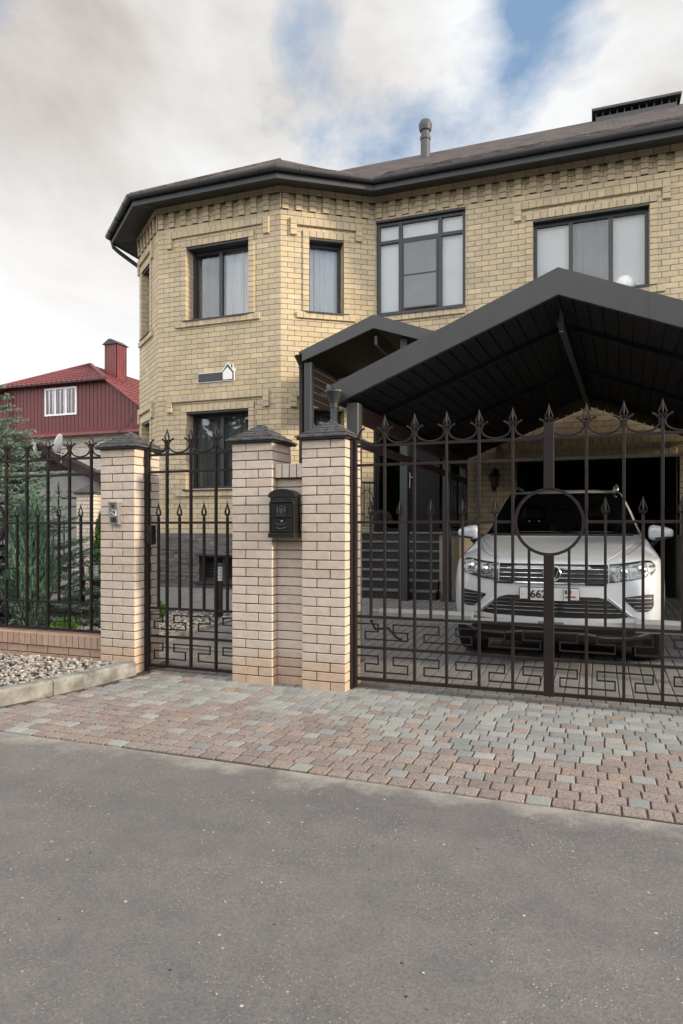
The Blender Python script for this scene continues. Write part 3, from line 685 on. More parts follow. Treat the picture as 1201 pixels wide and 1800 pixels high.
for F, W, H, off in ((FA,WA,hA,0),(FB,WB,hB,0),(FC,WC,hC,.1),(FD,WD,[],0),(FW,WW,hW,.13)):
    mb = MB()
    courses(mb, F, W, ZP, NC, CH, H, off=off, cham=.002)
    mb.build('wall', [M['ybrick'],M['mortar']], house)
    # slate strip plinth
    mb = MB(); z = -.05
    PH_ = [h for h in H if h[2] <= ZP]
    bw = [(.95,1.95,.30,.80)] if F is FA else []
    F.box(mb, 0, W, -.3, -.02, -.05, ZP, 1) if F not in (FW,FA) else None
    if F is FA:
        F.box(mb,0,.95,-.3,-.02,-.05,ZP,1); F.box(mb,1.95,W,-.3,-.02,-.05,ZP,1); F.box(mb,.95,1.95,-.3,-.02,-.05,.30,1); F.box(mb,.95,1.95,-.3,-.02,.80,ZP,1)
    if F is FW:
        F.box(mb,1.80,2.675,-.3,-.02,-.05,ZP,1); F.box(mb,5.295,W,-.3,-.02,-.05,ZP,1)
    while z < ZP-.01:
        h = random.choice([.022,.03,.035,.045,.055]); h = min(h, ZP-z); u = -random.uniform(0,.3)
        while u < W:
            l = random.uniform(.10,.42); cuts = [(q[0],q[1]) for q in PH_+bw if q[2]-.02 < z+h/2 < q[3]+.02]
            for a, b in spans(max(u,0), min(u+l,W), cuts): F.box(mb, a, b-.002, -.05, random.uniform(-.008,.018), z, z+h-.002, 0)
            u += l
        z += h
    mb.build('slate_plinth', [M['slate'],M['mortar']], house)
    # projecting cornice: top course and dentils
    mb = MB(); zc = ZT-CH
    u = 0
    while u < W: F.box(mb, u+.004, min(W,u+.26)-.004, -.02, .065, zc+.004, ZT+.03, 0, .003); u += .26
    F.box(mb, 0, W, -.02, .057, zc, ZT+.03, 1)
    u = .02 if F is not FW else .06
    while u < W-.1:
        for k in range(3): F.box(mb, u+.004, u+.126, -.03, .055-.008*k, zc-CH*(k+1)+.005, zc-CH*k-.004, 0, .003)
        F.box(mb, u+.008, u+.122, -.03, .028, zc-3*CH+.003, zc, 1)
        u += .26
    mb.build('cornice', [M['ybrick'],M['mortar']], house)
# corner pieces so the cornice closes at the bends
for P_, Fa, Fb in ((A0,FC,FA),(A1,FA,FB)):
    mb = MB(); p = Vector((*P_,0)); w_ = .085
    for (w_, z0, z1) in ((.065,ZT-CH+.004,ZT+.03),(.045,ZT-4*CH+.01,ZT-CH)):
        a = p+Fa.n*w_; b = p+Fb.n*w_; m_ = (Fa.n+Fb.n).normalized(); c_ = p+m_*w_/m_.dot(Fa.n); q = p-m_*.05
        mb.prism([(v.x,v.y,z0) for v in (q, a-Fa.d*.0, c_, b)], (0,0,z1-z0))
    mb.build('cornice_corner', M['ybrick'], house)
# inner core so no light leaks and rooms are dark
def surround(F, u0, u1, z0, z1, brow=True, sill=True, cols=True, ext=.44):
    mb = MB(); o = .12
    if cols:
        for (a, b) in ((u0-o,u0+.003),(u1-.003,u1+o)):
            z = z0
            while z < z1-.02: zz = min(z+CH, z1); F.box(mb, a+.004, b, -.061, .028, z+.004, zz-.004, 0, .003); F.box(mb, a+.006, b-.004, -.058, .018, z, zz, 1); z += CH
    u = u0-o if cols else u0; ue = u1+o if cols else u1
    n = max(1, round((ue-u)/.129)); st = (ue-u)/n
    for i in range(n):
        F.box(mb, u+i*st+.004, u+(i+1)*st-.004, -.2, .028 if cols else .004, z1+.003, z1+.125, 0, .003)
    F.box(mb, u, ue, -.2, .018 if cols else -.002, z1+.001, z1+.12, 1)
    if brow:
        a = (u0+u1)/2-(u1-u0)/2-ext; b = (u0+u1)/2+(u1-u0)/2+ext
        a = max(a,.03); b = b
        zb_ = z1+.205; n = round((b-a)/.129); st = (b-a)/n
        for i in range(n):
            w = .055 if i in (0,n-1) else .05
            F.box(mb, a+i*st+.003, a+(i+1)*st-.003, -.03, w, zb_, zb_+.125, 0, .003)
        F.box(mb, a+.01, b-.01, -.02, .040, zb_+.004, zb_+.12, 1)
        for i in (0, n-1):
            for k in (1,2): F.box(mb, a+i*st+.003, a+(i+1)*st-.003, -.03, .055, zb_-CH*k+.004, zb_-CH*(k-1)-.004, 0, .003)
    if not cols and sill: mb.build('lintel_course', [M['ybrick'],M['mortar']], house); mb = MB()
    if sill:
        a, b = u0-.24, u1+.24
        if not cols: a, b = max(u0,.02), u1
        n = round((b-a)/.129); st = (b-a)/n
        for i in range(n): F.box(mb, a+i*st+.003, a+(i+1)*st-.003, -.03, .045, z0-.135, z0-.03, 0, .003)
        F.box(mb, a+.01, b-.01, -.02, .036, z0-.13, z0-.033, 1)
    mb.build('window_surround', [M['ybrick'],M['mortar']], house)
def window(F, u0, u1, z0, z1, rec, cols, rows=(), inner='curtain', sill=True, fw=.065, sash=None, top='curtain', ball=False, mats=None):
    # reveals
    for (O, dd) in ((F.p(u0+.004,-.062 if rec > .1 else -.01,0), (-F.n.x,-F.n.y)),):
        rv = rec-.062 if rec > .1 else rec-.01
        G_ = Fr((O[0],O[1]), dd); mb = MB(); n = int((z1-z0)/CH+.99); courses(mb, G_, rv, z0, n, CH, pat=[[0,.06,rv],[0,rv]] if rec > .15 else [[0,rv]], thick=.05, cham=.002, ztop=z1, depth=.045); mb.build('reveal', [M['ybrick'],M['mortar']], house)
    O = F.p(u1-.004,-rec,0); G_ = Fr((O[0],O[1]), (F.n.x,F.n.y)); mb = MB(); courses(mb, G_, rv, z0, n, CH, pat=[[0,rv-.06,rv],[0,rv]] if rec > .15 else [[0,rv]], thick=.05, cham=.002, ztop=z1, depth=.045); mb.build('reveal', [M['ybrick'],M['mortar']], house)
    mb = MB(); F.box(mb, u0+.003, u1-.003, -rec-.1, -.004, z1-.035, z1+.0, 0); mb.build('lintel', M['frame'], house)
    w0, w1 = -rec-.06, -rec
    mb = MB(); zz0, zz1 = z0+.004, z1-.036
    F.box(mb, u0+.004, u0+fw, w0, w1, zz0, zz1); F.box(mb, u1-fw, u1-.004, w0, w1, zz0, zz1)
    F.box(mb, u0+fw, u1-fw, w0, w1, zz0, zz0+fw); F.box(mb, u0+fw, u1-fw, w0, w1, zz1-fw*.9, zz1)
    for c_ in cols: F.box(mb, c_-.035, c_+.035, w0+.003, w1+.004, zz0+fw, zz1-fw*.9)
    for (a, b, z) in rows: F.box(mb, a, b, w0+.005, w1+.002, z-.03, z+.03)
    fr = mb.build('window', M['frame'], house)
    es = [u0+fw]+sum(([c_-.035,c_+.035] for c_ in cols), [])+[u1-fw]
    mb = MB()
    for i in range(0, len(es), 2): F.box(mb, es[i], es[i+1], -rec-.04, -rec-.032, zz0+fw, zz1-fw*.9)
    mb.build('pane', M['glass'], fr)
    if sash:
        for (a, b, c1, c2) in sash:
            mb = MB(); q = .028
            F.box(mb, a, a+q, w1+.005, w1+.02, c1, c2); F.box(mb, b-q, b, w1+.005, w1+.02, c1, c2); F.box(mb, a+q, b-q, w1+.005, w1+.02, c1, c1+q); F.box(mb, a+q, b-q, w1+.005, w1+.02, c2-q, c2)
            zc_ = (c1+c2)/2; F.box(mb, a+q, b-q, w1+.006, w1+.018, zc_-.012, zc_+.012)
            F.box(mb, a+q, b-q, w1+.009, w1+.011, c1+q, zc_-.012, 1); F.box(mb, a+q, b-q, w1+.009, w1+.011, zc_+.012, c2-q, 1)
            mb.build('insect_screen', [M['frame'], M['screen']], fr)
    if sill:
        mb = MB(); P_ = [(w1,z0+.018),(.07,z0-.012),(.07,z0-.035),(.062,z0-.035),(.062,z0-.02),(w1,z0+.008)]
        a = F.p(u0-.05,0,0); b = F.p(u1+.05,0,0); mb.prism([F.p(u0-.0,w,z) if w < 0 else F.p(u0-.05,w,z) for w, z in P_], F.d*(u1-u0+.05)); mb.build('metal_sill', M['frame'], fr)
    # curtain, wavy sheet hung behind the pane
    segs = mats or [(0,1,inner)]
    for (fa, fb, mn) in segs:
        mb = MB(); a = u0+.03+(u1-u0-.06)*fa; b = u0+.03+(u1-u0-.06)*fb; K = max(8, int((b-a)/.02)); ph = random.uniform(0,6)
        cy = [(-rec-.14-.018*math.sin(i*1.05+ph)-.01*math.sin(i*.37+ph) if mn != 'blind' else -rec-.10) for i in range(K+1)]
        vs = []
        for i in range(K+1):
            u = a+(b-a)*i/K
            vs += [F.p(u,cy[i],zz0), F.p(u,cy[i],zz1), F.p(u,cy[i]-.004,zz0), F.p(u,cy[i]-.004,zz1)]
        fs = []
        for i in range(K): fs += [(4*i,4*i+4,4*i+5,4*i+1),(4*i+2,4*i+3,4*i+7,4*i+6)]
        mb.add(vs, fs); mb.build('blind' if mn == 'blind' else 'curtain', M[mn], fr, smooth=True)
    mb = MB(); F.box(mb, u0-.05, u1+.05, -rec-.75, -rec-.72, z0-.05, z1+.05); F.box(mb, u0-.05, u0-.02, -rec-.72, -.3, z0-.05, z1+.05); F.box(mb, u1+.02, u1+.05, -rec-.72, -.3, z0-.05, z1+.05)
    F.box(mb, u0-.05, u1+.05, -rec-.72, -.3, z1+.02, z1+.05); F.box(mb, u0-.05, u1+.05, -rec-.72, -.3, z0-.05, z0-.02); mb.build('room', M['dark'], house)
    if ball:
        mb = MB(); c_ = F.p(u1-.38,-rec-.07,z0+.1)
        mb.lathe(c_, [(.02,-.17),(.09,-.15),(.15,-.08),(.175,0),(.15,.08),(.09,.15),(.02,.17)], 20); mb.build('globe_lamp', M['white'], fr, smooth=True)
    return fr
# upper bay windows
window(FA, *hA[0], .24, [1.30], mats=[(0,.48,'dimcurtain'),(.50,1,'sheer')]); surround(FA, *hA[0])
window(FA, *hA[1], .24, [1.33], inner='dimcurtain'); surround(FA, *hA[1])
window(FB, *hB[0], .20, [], mats=[(0,1,'sheer')]); surround(FB, *hB[0], ext=.36)
window(FB, *hB[1], .20, [], inner='dimcurtain'); surround(FB, *hB[1], ext=.36)
window(FC, *hC[0], .22, [], inner='curtain'); surround(FC, *hC[0], ext=.27)
window(FC, *hC[1], .22, [], inner='dimcurtain'); surround(FC, *hC[1], ext=.27)
u0, u1, z0, z1 = hW[0]
window(FW, u0, u1, z0, z1, .07, [.52,1.29], rows=[(u0+.06,.485,6.86),(.555,1.255,6.86),(1.325,u1-.06,6.86)], mats=[(0,1,'blind')], sash=[(.565,1.25,5.53,6.82)]); surround(FW, u0, u1, z0, z1, brow=False, cols=False)
u0, u1, z0, z1 = hW[1]
window(FW, u0, u1, z0, z1, .13, [3.62,4.28], mats=[(0,.33,'blind'),(.345,.665,'screen'),(.675,1,'blind')], ball=True); surround(FW, u0, u1, z0, z1, ext=.32)
# basement window
mb = MB(); FA.box(mb,.95,1.95,-.24,-.18,.30,.80,1); FA.box(mb,.95,1.0,-.18,-.12,.30,.80); FA.box(mb,1.9,1.95,-.18,-.12,.30,.80); FA.box(mb,1.0,1.9,-.18,-.12,.75,.80); FA.box(mb,1.0,1.9,-.18,-.12,.30,.35); FA.box(mb,1.42,1.47,-.18,-.12,.35,.75)
mb.build('basement_window', [M['frame'],M['dark']], house)
mb = MB(); FA.box(mb,.9,2.0,-.02,.07,.80,.83); FA.box(mb,.86,2.04,-.02,.09,.26,.30); mb.build('basement_trim', M['frame'], house)
# soffit, fascia, gutter around the eaves
def offs(F, d): o = F.O+F.n*d; return (o.x,o.y), (F.d.x,F.d.y)
def isect(a, b):
    (x1,y1),(dx,dy) = a; (x2,y2),(ex,ey) = b; det = dx*(-ey)+ex*dy; t_ = ((x2-x1)*(-ey)+ex*(y2-y1))/det; return (x1+dx*t_, y1+dy*t_)
def eave(d):
    L = [offs(F, d) for F in (FD,FC,FA,FB,FW)]
    return [(C0[0]-d,17.0)] + [isect(L[i],L[i+1]) for i in range(4)] + [(4.6, FW.O.y-d)]
E0 = eave(0); E5 = eave(.52); E6 = eave(.60); Ei = eave(-.1)
mb = MB(); zs_ = ZT+.03
for i in range(5): mb.hexa([(*Ei[i],zs_+.02),(*Ei[i+1],zs_+.02),(*E5[i+1],zs_-.11),(*E5[i],zs_-.11),(*Ei[i],zs_+.05),(*Ei[i+1],zs_+.05),(*E5[i+1],zs_-.08),(*E5[i],zs_-.08)])
# soffit board grooves as thin battens
for i in range(5):
    a = Vector(E0[i]); b = Vector(E0[i+1]); c1 = Vector(E5[i]); c2 = Vector(E5[i+1]); n = max(2, int((b-a).length/.12))
    for k in range(1, n):
        f_ = k/n; p = a.lerp(b, f_); q = c1.lerp(c2, f_); dd = (b-a).normalized()*.004
        mb.hexa([(p.x-dd.x,p.y-dd.y,zs_-.006),(p.x+dd.x,p.y+dd.y,zs_-.006),(q.x+dd.x,q.y+dd.y,zs_-.115),(q.x-dd.x,q.y-dd.y,zs_-.115),(p.x-dd.x,p.y-dd.y,zs_+.004),(p.x+dd.x,p.y+dd.y,zs_+.004),(q.x+dd.x,q.y+dd.y,zs_-.105),(q.x-dd.x,q.y-dd.y,zs_-.105)])
mb.build('soffit', M['soffit'], house)
mb = MB(); E51 = eave(.545)
for i in range(5): mb.hexa([(*E5[i],zs_-.13),(*E5[i+1],zs_-.13),(*E51[i+1],zs_-.13),(*E51[i],zs_-.13),(*E5[i],zs_+.04),(*E5[i+1],zs_+.04),(*E51[i+1],zs_+.04),(*E51[i],zs_+.04)])
mb.build('fascia', M['grey'], house)
mb = MB(); K = 8; Eg = [eave(.61+.062*math.cos(math.pi+math.pi*k/K)) for k in range(K+1)]; zg = zs_+.035
ze = [zg+.062*math.sin(math.pi+math.pi*k/K)*1.1 for k in range(K+1)]
for i in range(5):
    for k in range(K):
        mb.face([(*Eg[k][i],ze[k]),(*Eg[k][i+1],ze[k]),(*Eg[k+1][i+1],ze[k+1]),(*Eg[k+1][i],ze[k+1])])
        mb.face([(*Eg[k][i],ze[k]+.004),(*Eg[k+1][i],ze[k+1]+.004),(*Eg[k+1][i+1],ze[k+1]+.004),(*Eg[k][i+1],ze[k]+.004)])
El = eave(.672); El2 = eave(.662)
for i in range(5): mb.hexa([(*El2[i],zg-.004),(*El2[i+1],zg-.004),(*El[i+1],zg-.004),(*El[i],zg-.004),(*El2[i],zg+.012),(*El2[i+1],zg+.012),(*El[i+1],zg+.012),(*El[i],zg+.012)])
gut = mb.build('gutter', M['grey'], house, fix=False)
Eb = eave(.61)
for i in range(1,5):
    a = Vector(Eb[i]); b = Vector(Eb[i+1]); n = max(1, int((b-a).length/.62))
    for k in range(n):
        p = a.lerp(b, (k+.5)/n); dd = (b-a).normalized(); nn = Vector((dd.y,-dd.x)); mb = MB()
        pts = [(p.x+nn.x*.069*math.cos(an)*-1, p.y+nn.y*.069*math.cos(an)*-1, zg+.076*math.sin(-an)) for an in [math.pi*j/8 for j in range(9)]]
        mb.tube(pts, .008, 4); mb.build('gutter_clip', M['grey'], gut)
# downpipe at the far left corner
p = Eb[1]; mb = MB(); q = (C0[0]-.05, C0[1]+.25)
mb.tube([(p[0]+.05,p[1]+.05,zg-.05),(p[0]+.07,p[1]+.1,zg-.22),(p[0]+.14,p[1]+.2,zg-.30),(q[0]-.06,q[1]+.1,zg-.62),(q[0]-.02,q[1]+.14,zg-.75),(q[0]-.02,q[1]+.14,.2)], .045, 12); mb.build('downpipe', M['grey'], house, smooth=True)
# roofs
SL = .628; zr0 = zs_+.045; Er = eave(.60)
mb = MB()
def slab(mb, pts, th=.05, mi=0):
    a = [Vector(p) for p in pts]; n_ = (a[1]-a[0]).cross(a[2]-a[0]).normalized(); n_ = n_ if n_.z > 0 else -n_
    mb.prism([p-n_*th for p in a], n_*th, mi)
ye = Er[5][1]; yr = 16.0; zr = zr0+SL*(yr-ye)
slab(mb, [(Er[4][0]-1.6,ye+.9,zr0+SL*.9),(Er[4][0],ye,zr0),(9,ye,zr0),(9,yr,zr),(-5.9,yr,zr),(-8.3,ye+1.6,zr0+SL*1.6)])
slab(mb, [(-5.9,yr,zr),(9,yr,zr),(9,yr+4,zr0),(-9.9,yr+4,zr0)]); slab(mb, [(-5.9,yr,zr),(-9.9,yr+4,zr0),(-9.9,ye+.1,zr0)])
AP = (-6.72,14.0,zr0+SL*(14.0-Er[2][1]))
P3 = lambda q: (q[0],q[1],zr0)
for i in (0,1,2,3): slab(mb, [P3(Er[i]),P3(Er[i+1]),AP])
slab(mb, [AP, P3(Er[4]), (AP[0]+.6,yr,zr)]); slab(mb, [AP,(AP[0]-2,yr,zr-.7),(AP[0]+.6,yr,zr)])
# ragged shingle lips along the eaves
roof = mb.build('roof', M['shingle'], house, uv=True)
mb = MB()
for i in (1,2,3,4):
    a = Vector((*Er[i],zr0)); b = Vector((*Er[i+1],zr0)); L_ = (b-a).length; dd = (b-a)/L_; nn = Vector((-dd.y,dd.x,0)); up = (nn+Vector((0,0,SL if i==4 else .65))).normalized(); u = 0
    for row in range(9 if i == 4 else 5):
        u = -.1*(row%2)
        lo = row*.14
        shrink = 0 if i == 4 else lo*.35
        while u < L_-shrink:
            w = .19*random.uniform(.7,1.1); a0 = max(u, shrink*1.0); a1 = min(u+w, L_-shrink)
            if a1-a0 > .03:
                h0 = random.uniform(.008,.02)
                q = [a+dd*a0+up*lo, a+dd*a1+up*lo, a+dd*a1+up*(lo+.15), a+dd*a0+up*(lo+.15)]
                z_ = Vector((0,0,1))
                mb.hexa([q[0]-z_*.0, q[1]-z_*.0, q[2]-z_*.0, q[3]-z_*.0, q[0]+z_*h0, q[1]+z_*h0, q[2]+z_*.004, q[3]+z_*.004])
            u += w+.01
m_sh = brickmat('shingle_tabs', [(.035,.03,.029),(.08,.06,.057),(.14,.105,.10),(.05,.042,.04),(.07,.055,.052)], bmp=.5, bs=90)
mb.build('shingle_tabs', m_sh, roof)
mb = MB(); mb.tube([(AP[0],AP[1],AP[2]+.0),(E6[2][0],E6[2][1],zr0+.03)], .03, 6); mb.tube([(AP[0],AP[1],AP[2]),(E6[3][0],E6[3][1],zr0+.03)], .03, 6); mb.build('hip_ridge', M['shingle'], roof, uv=True)
mb = MB(); mb.lathe((-3.6,15.0,9.4), [(.105,0),(.105,.62),(.12,.64),(.12,.70),(.10,.72),(.10,.82),(.13,.84),(.15,.92),(.15,.98),(.11,1.06),(.02,1.09)], 20); mb.build('flue_pipe', M['grey2'], roof, smooth=False)
# chimney cap with slots
cx0, cx1, cy0, cy1 = -.02, 1.56, 15.7, 16.3
mb = MB(); mb.box(cx0,cx1,cy0,cy1,9.5,10.18); ch_ = mb.build('chimney', M['grey2'], roof)
mb = MB(); n = 11
for i in range(n+1):
    x = cx0+(cx1-cx0)*i/n
    for yy in (cy0+.01,cy1-.04): mb.box(max(cx0,x-.01), min(cx1,x+.01), yy, yy+.03, 10.18, 10.28)
mb.box(cx0+.004,cx1-.004,cy0+.005,cy1-.005,10.17,10.188); mb.build('vent_slats', M['grey2'], ch_)
mb = MB(); mb.box(cx0+.02,cx1-.02,cy0+.28,cy1-.28,10.18,10.28); mb.build('vent_core', M['black'], ch_)
mb = MB(); mb.hexa([(cx0-.08,cy0-.1,10.28),(cx1+.08,cy0-.1,10.28),(cx1+.08,cy1+.1,10.28),(cx0-.08,cy1+.1,10.28),(cx0-.08,cy0-.1,10.33),(cx1+.08,cy0-.1,10.33),(cx1+.08,cy1+.1,10.33),(cx0-.08,cy1+.1,10.33)]); mb.build('chimney_cap', M['grey'], ch_)
# garage recess
mb = MB(); a, b = wx+2.675, wx+5.295; yy = 12.6
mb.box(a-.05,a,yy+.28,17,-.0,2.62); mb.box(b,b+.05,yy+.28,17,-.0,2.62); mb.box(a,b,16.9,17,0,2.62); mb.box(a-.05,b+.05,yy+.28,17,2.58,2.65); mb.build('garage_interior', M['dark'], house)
for (O, dd) in (((a,yy),(0,1)),((b,yy+.28),(0,-1))):
    mb = MB(); G_ = Fr(O, dd); courses(mb, G_, .28, ZP, 14, CH, pat=[[0,.12,.28],[0,.28]], thick=.05, ztop=2.58, depth=.04); mb.build('reveal', [M['ybrick'],M['mortar']], house)
mb = MB()
FW.box(mb, 2.45, 5.52, -.02, .05, 2.80, 2.9, 1)
n = 24
for i in range(n): FW.box(mb, 2.45+i*3.07/n+.004, 2.45+(i+1)*3.07/n-.004, -.02, .06, 2.78, 2.90, 0, .003)
for i in range(21): FW.box(mb, 2.675+i*2.62/21+.004, 2.675+(i+1)*2.62/21-.004, -.02, .02, 2.583, 2.70, 0, .003)
mb.build('lintel_bricks', [M['ybrick'],M['mortar']], house)
# entrance: dark glazed screen and door
mb = MB(); yy = 12.66
def gl(mb, x0, x1, z0, z1, y, t_=.07, f=.07):
    mb.box(x0,x0+f,y,y+t_,z0,z1); mb.box(x1-f,x1,y,y+t_,z0,z1); mb.box(x0+f,x1-f,y,y+t_,z0,z0+f); mb.box(x0+f,x1-f,y,y+t_,z1-f,z1)
gl(mb,-4.03,-3.42,1.27,3.7,yy); gl(mb,-3.42,-2.84,1.27,3.3,yy-.003,.08,.09); gl(mb,-2.84,-2.25,1.27,3.7,yy); mb.box(-3.42,-2.84,yy,yy+.07,3.3,3.7)
mb.box(-2.25,-2.25+.0,yy,yy,1,1) if False else None
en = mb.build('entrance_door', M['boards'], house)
mb = MB(); mb.box(-3.96,-3.49,yy+.03,yy+.04,1.34,3.63); mb.box(-2.77,-2.32,yy+.03,yy+.04,1.34,3.63); mb.build('pane', glassmat('dark_glass',(.10,.11,.12),.02,.0), en)
mb = MB(); mb.box(-3.33,-2.93,yy+.02,yy+.05,1.36,3.21); mb.build('door_leaf', M['boards'], en)
mb = MB(); mb.box(-3.36,-3.33,yy-.02,yy-.005,2.1,2.4); mb.tube([(-3.345,yy-.02,2.3),(-3.345,yy-.07,2.3),(-3.22,yy-.07,2.3)], .012, 8); mb.build('handle', M['steel'], en)
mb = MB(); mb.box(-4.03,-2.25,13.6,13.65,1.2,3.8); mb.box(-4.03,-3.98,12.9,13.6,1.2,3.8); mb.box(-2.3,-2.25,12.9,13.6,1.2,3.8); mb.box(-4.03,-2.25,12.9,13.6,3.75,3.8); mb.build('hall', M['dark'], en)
mb = MB(); mb.box(-2.66,-2.40,13.2,13.22,1.5,3.6); mb.build('curtain', M['dimcurtain'], en)
mb = MB(); mb.box(-4.3,-4.03,12.66,12.95,1.2,3.8); mb.box(-4.3,-2.2,12.63,12.95,3.702,3.8); mb.build('door_surround', M['frame'], en)
# sign: dark bar with a white outlined house emblem
sg = thing('house_sign', (-6.87,11.5,4.25), 'dark sign with white border and a little white house emblem on the bay wall', 'sign')
def plate(mb, pts, y0, th, mi=0): mb.prism([(x,y0,z) for x, z in pts], (0,th,0), mi)
x0, x1, z0, z1 = -7.31, -6.52, 4.17, 4.36
hx = -6.64
mb = MB(); plate(mb, [(x0,z0),(x1+.02,z0),(x1+.02,z0+.17),(x1+.05,z0+.19),(x1+.035,z0+.22),(x1-.01,z0+.255),(x1-.01,z0+.33),(x1-.055,z0+.33),(x1-.055,z0+.305),(hx-.005,z0+.355),(hx-.14,z1+.02),(hx-.15,z1),(x0,z1)], 11.525, .02); mb.build('white_border', M['white'], sg)
mb = MB(); plate(mb, [(x0+.012,z0+.014),(x1+.005,z0+.014),(x1+.005,z0+.165),(hx-.002,z0+.325),(hx-.13,z1-.014),(x0+.012,z1-.014)], 11.518, .006)
mb.prism([(x1-.045,11.518,z0+.25),(x1-.02,11.518,z0+.25),(x1-.02,11.518,z0+.315),(x1-.045,11.518,z0+.315)], (0,.006,0)); mb.build('dark_field', M['frame'], sg)
mb = MB(); plate(mb, [(hx-.105,z0+.028),(x1-.02,z0+.028),(x1-.02,z0+.15),(hx-.002,z0+.265),(hx-.105,z0+.17)], 11.512, .006); mb.build('house_emblem', M['white'], sg)

# ------------------------------------------------------------------ carport
cp = thing('carport', (-.3,9.4,0), 'dark grey gabled carport roof over the white car, with board ceiling', 'carport')
RF, RB = -.32, -.12; YFr, YBk = 6.34, 12.5; HW = 2.12; PZ = .397; ZA = 3.43
def under(x, y, dz=0):
    rx = RF+(RB-RF)*(y-YFr)/(YBk-YFr); return ZA+dz-PZ*abs(x-rx)
def rx(y): return RF+(RB-RF)*(y-YFr)/(YBk-YFr)
# ceiling boards
mb = MB()
for s in (-1,1):
    n = 17
    for i in range(n):
        a, b = i/n*HW, (i+1)/n*HW-.012; a += .004
        pts = []
        for dz in (0,.025):
            pts += [(rx(YFr+.03)+s*a,YFr+.03,ZA-PZ*a+dz),(rx(YFr+.03)+s*b,YFr+.03,ZA-PZ*b+dz),(rx(YBk)+s*b,YBk,ZA-PZ*b+dz),(rx(YBk)+s*a,YBk,ZA-PZ*a+dz)]
        mb.hexa(pts)
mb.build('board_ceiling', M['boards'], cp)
mb = MB()
for s in (-1,1):
    a, b = 0, HW+.03; pts = []
    for dz in (.03,.16): pts += [(rx(YFr+.03)+s*a,YFr+.03,ZA-PZ*a+dz),(rx(YFr+.03)+s*b,YFr+.03,ZA-PZ*b+dz),(rx(YBk)+s*b,YBk,ZA-PZ*b+dz),(rx(YBk)+s*a,YBk,ZA-PZ*a+dz)]
    mb.hexa(pts)
mb.build('roof_deck', M['grey'], cp)
for s in (-1,1):
    mb = MB(); a, b = 0, HW
    mb.prism([(RF,YFr-.02,ZA-.005),(RF+s*b,YFr-.02,ZA-PZ*b-.005),(RF+s*b,YFr-.02,ZA-PZ*b+.16),(RF+s*(b+.06),YFr-.02,ZA-PZ*b+.155),(RF+s*(b+.06),YFr-.02,ZA-PZ*b+.18),(RF,YFr-.02,ZA+.235)], (0,.045,0)); gf = mb.build('gable_fascia', M['grey2'], cp)
    for f_ in (.36,.74):
        xs = RF+s*b*f_; zz = ZA-PZ*b*f_; mb = MB(); mb.hexa([(xs-.02,YFr-.0235,zz-.004+s*PZ*.02),(xs+.02,YFr-.0235,zz-.004-s*PZ*.02),(xs+.02,YFr-.02,zz-.004-s*PZ*.02),(xs-.02,YFr-.02,zz-.004+s*PZ*.02),(xs-.02,YFr-.0235,zz+.19+s*PZ*.02),(xs+.02,YFr-.0235,zz+.19-s*PZ*.02),(xs+.02,YFr-.02,zz+.19-s*PZ*.02),(xs-.02,YFr-.02,zz+.19+s*PZ*.02)]); mb.build('sheet_joint', M['grey2'], gf)
# rafters
for y in (7.3, 9.3, 11.2):
    for s in (-1,1):
        mb = MB(); mb.prism([(rx(y)+s*.03,y-.03,ZA-.012),(rx(y)+s*HW,y-.03,ZA-PZ*HW),(rx(y)+s*HW,y-.03,ZA-PZ*HW-.05),(rx(y)+s*.03,y-.03,ZA-.062)], (0,.06,0)); mb.build('rafter', M['boards'], cp)
# side beams and posts
XL = -2.27; XR = 1.72
for X, s in ((XL,-1),(XR,1)):
    mb = MB(); mb.box(X-.05,X+.05,YFr+.1,YBk,2.44,2.585); mb.build('side_beam', M['redbrown'] if s < 0 else M['grey'], cp)
    mb = MB(); mb.box(X-.03,X+.03,YFr+.1,YBk,2.18,2.26); mb.build('side_rail', M['redbrown'] if s < 0 else M['grey'], cp)
    for y in (YFr+.1, 10.95, 12.42):
        mb = MB(); mb.bevbox(X-.062,X+.062,y-.062,y+.062,gz(y)-.02,2.6,.008); po = mb.build('post', M['grey2'] if y < 7 else M['grey'], cp)
        mb = MB(); mb.box(X-.09,X+.09,y-.09,y+.09,gz(y)-.01,gz(y)+.012); mb.build('foot_plate', M['grey'], po)
# gutter and rainwater pipe on the left eave
mb = MB(); x = RF-HW-.09; zg2 = ZA-PZ*HW+.13
K = 8
for k in range(K):
    a, b = math.pi+math.pi*k/K, math.pi+math.pi*(k+1)/K
    p = [(x+.06*math.cos(t_),zg2+.06*math.sin(t_)) for t_ in (a,b)]; q = [(x+.054*math.cos(t_),zg2+.054*math.sin(t_)) for t_ in (a,b)]
    mb.hexa([(p[0][0],YFr,p[0][1]),(p[1][0],YFr,p[1][1]),(p[1][0]+.2,YBk,p[1][1]),(p[0][0]+.2,YBk,p[0][1]),(q[0][0],YFr,q[0][1]),(q[1][0],YFr,q[1][1]),(q[1][0]+.2,YBk,q[1][1]),(q[0][0]+.2,YBk,q[0][1])])
mb.build('eave_gutter', M['grey'], cp)
def hopper(parent, x, y, z, mat, h=.2, s=1.0):
    mb = MB(); mb.lathe((x,y,z), [(.045*s,-h),(.05*s,-h*.75),(.07*s,-h*.5),(.105*s,-.03),(.115*s,-.02),(.115*s,0),(.10*s,0),(.05*s,-h*.4)], 18); o = mb.build('rain_hopper', mat, parent, smooth=False)
    mb = MB(); mb.tube([(x,y,z-h+.01),(x,y,.12)], .042*s, 14); mb.build('downpipe', mat, parent, smooth=True)
hopper(cp, -2.405, 6.22, 2.70, M['grey'], .17, .8)
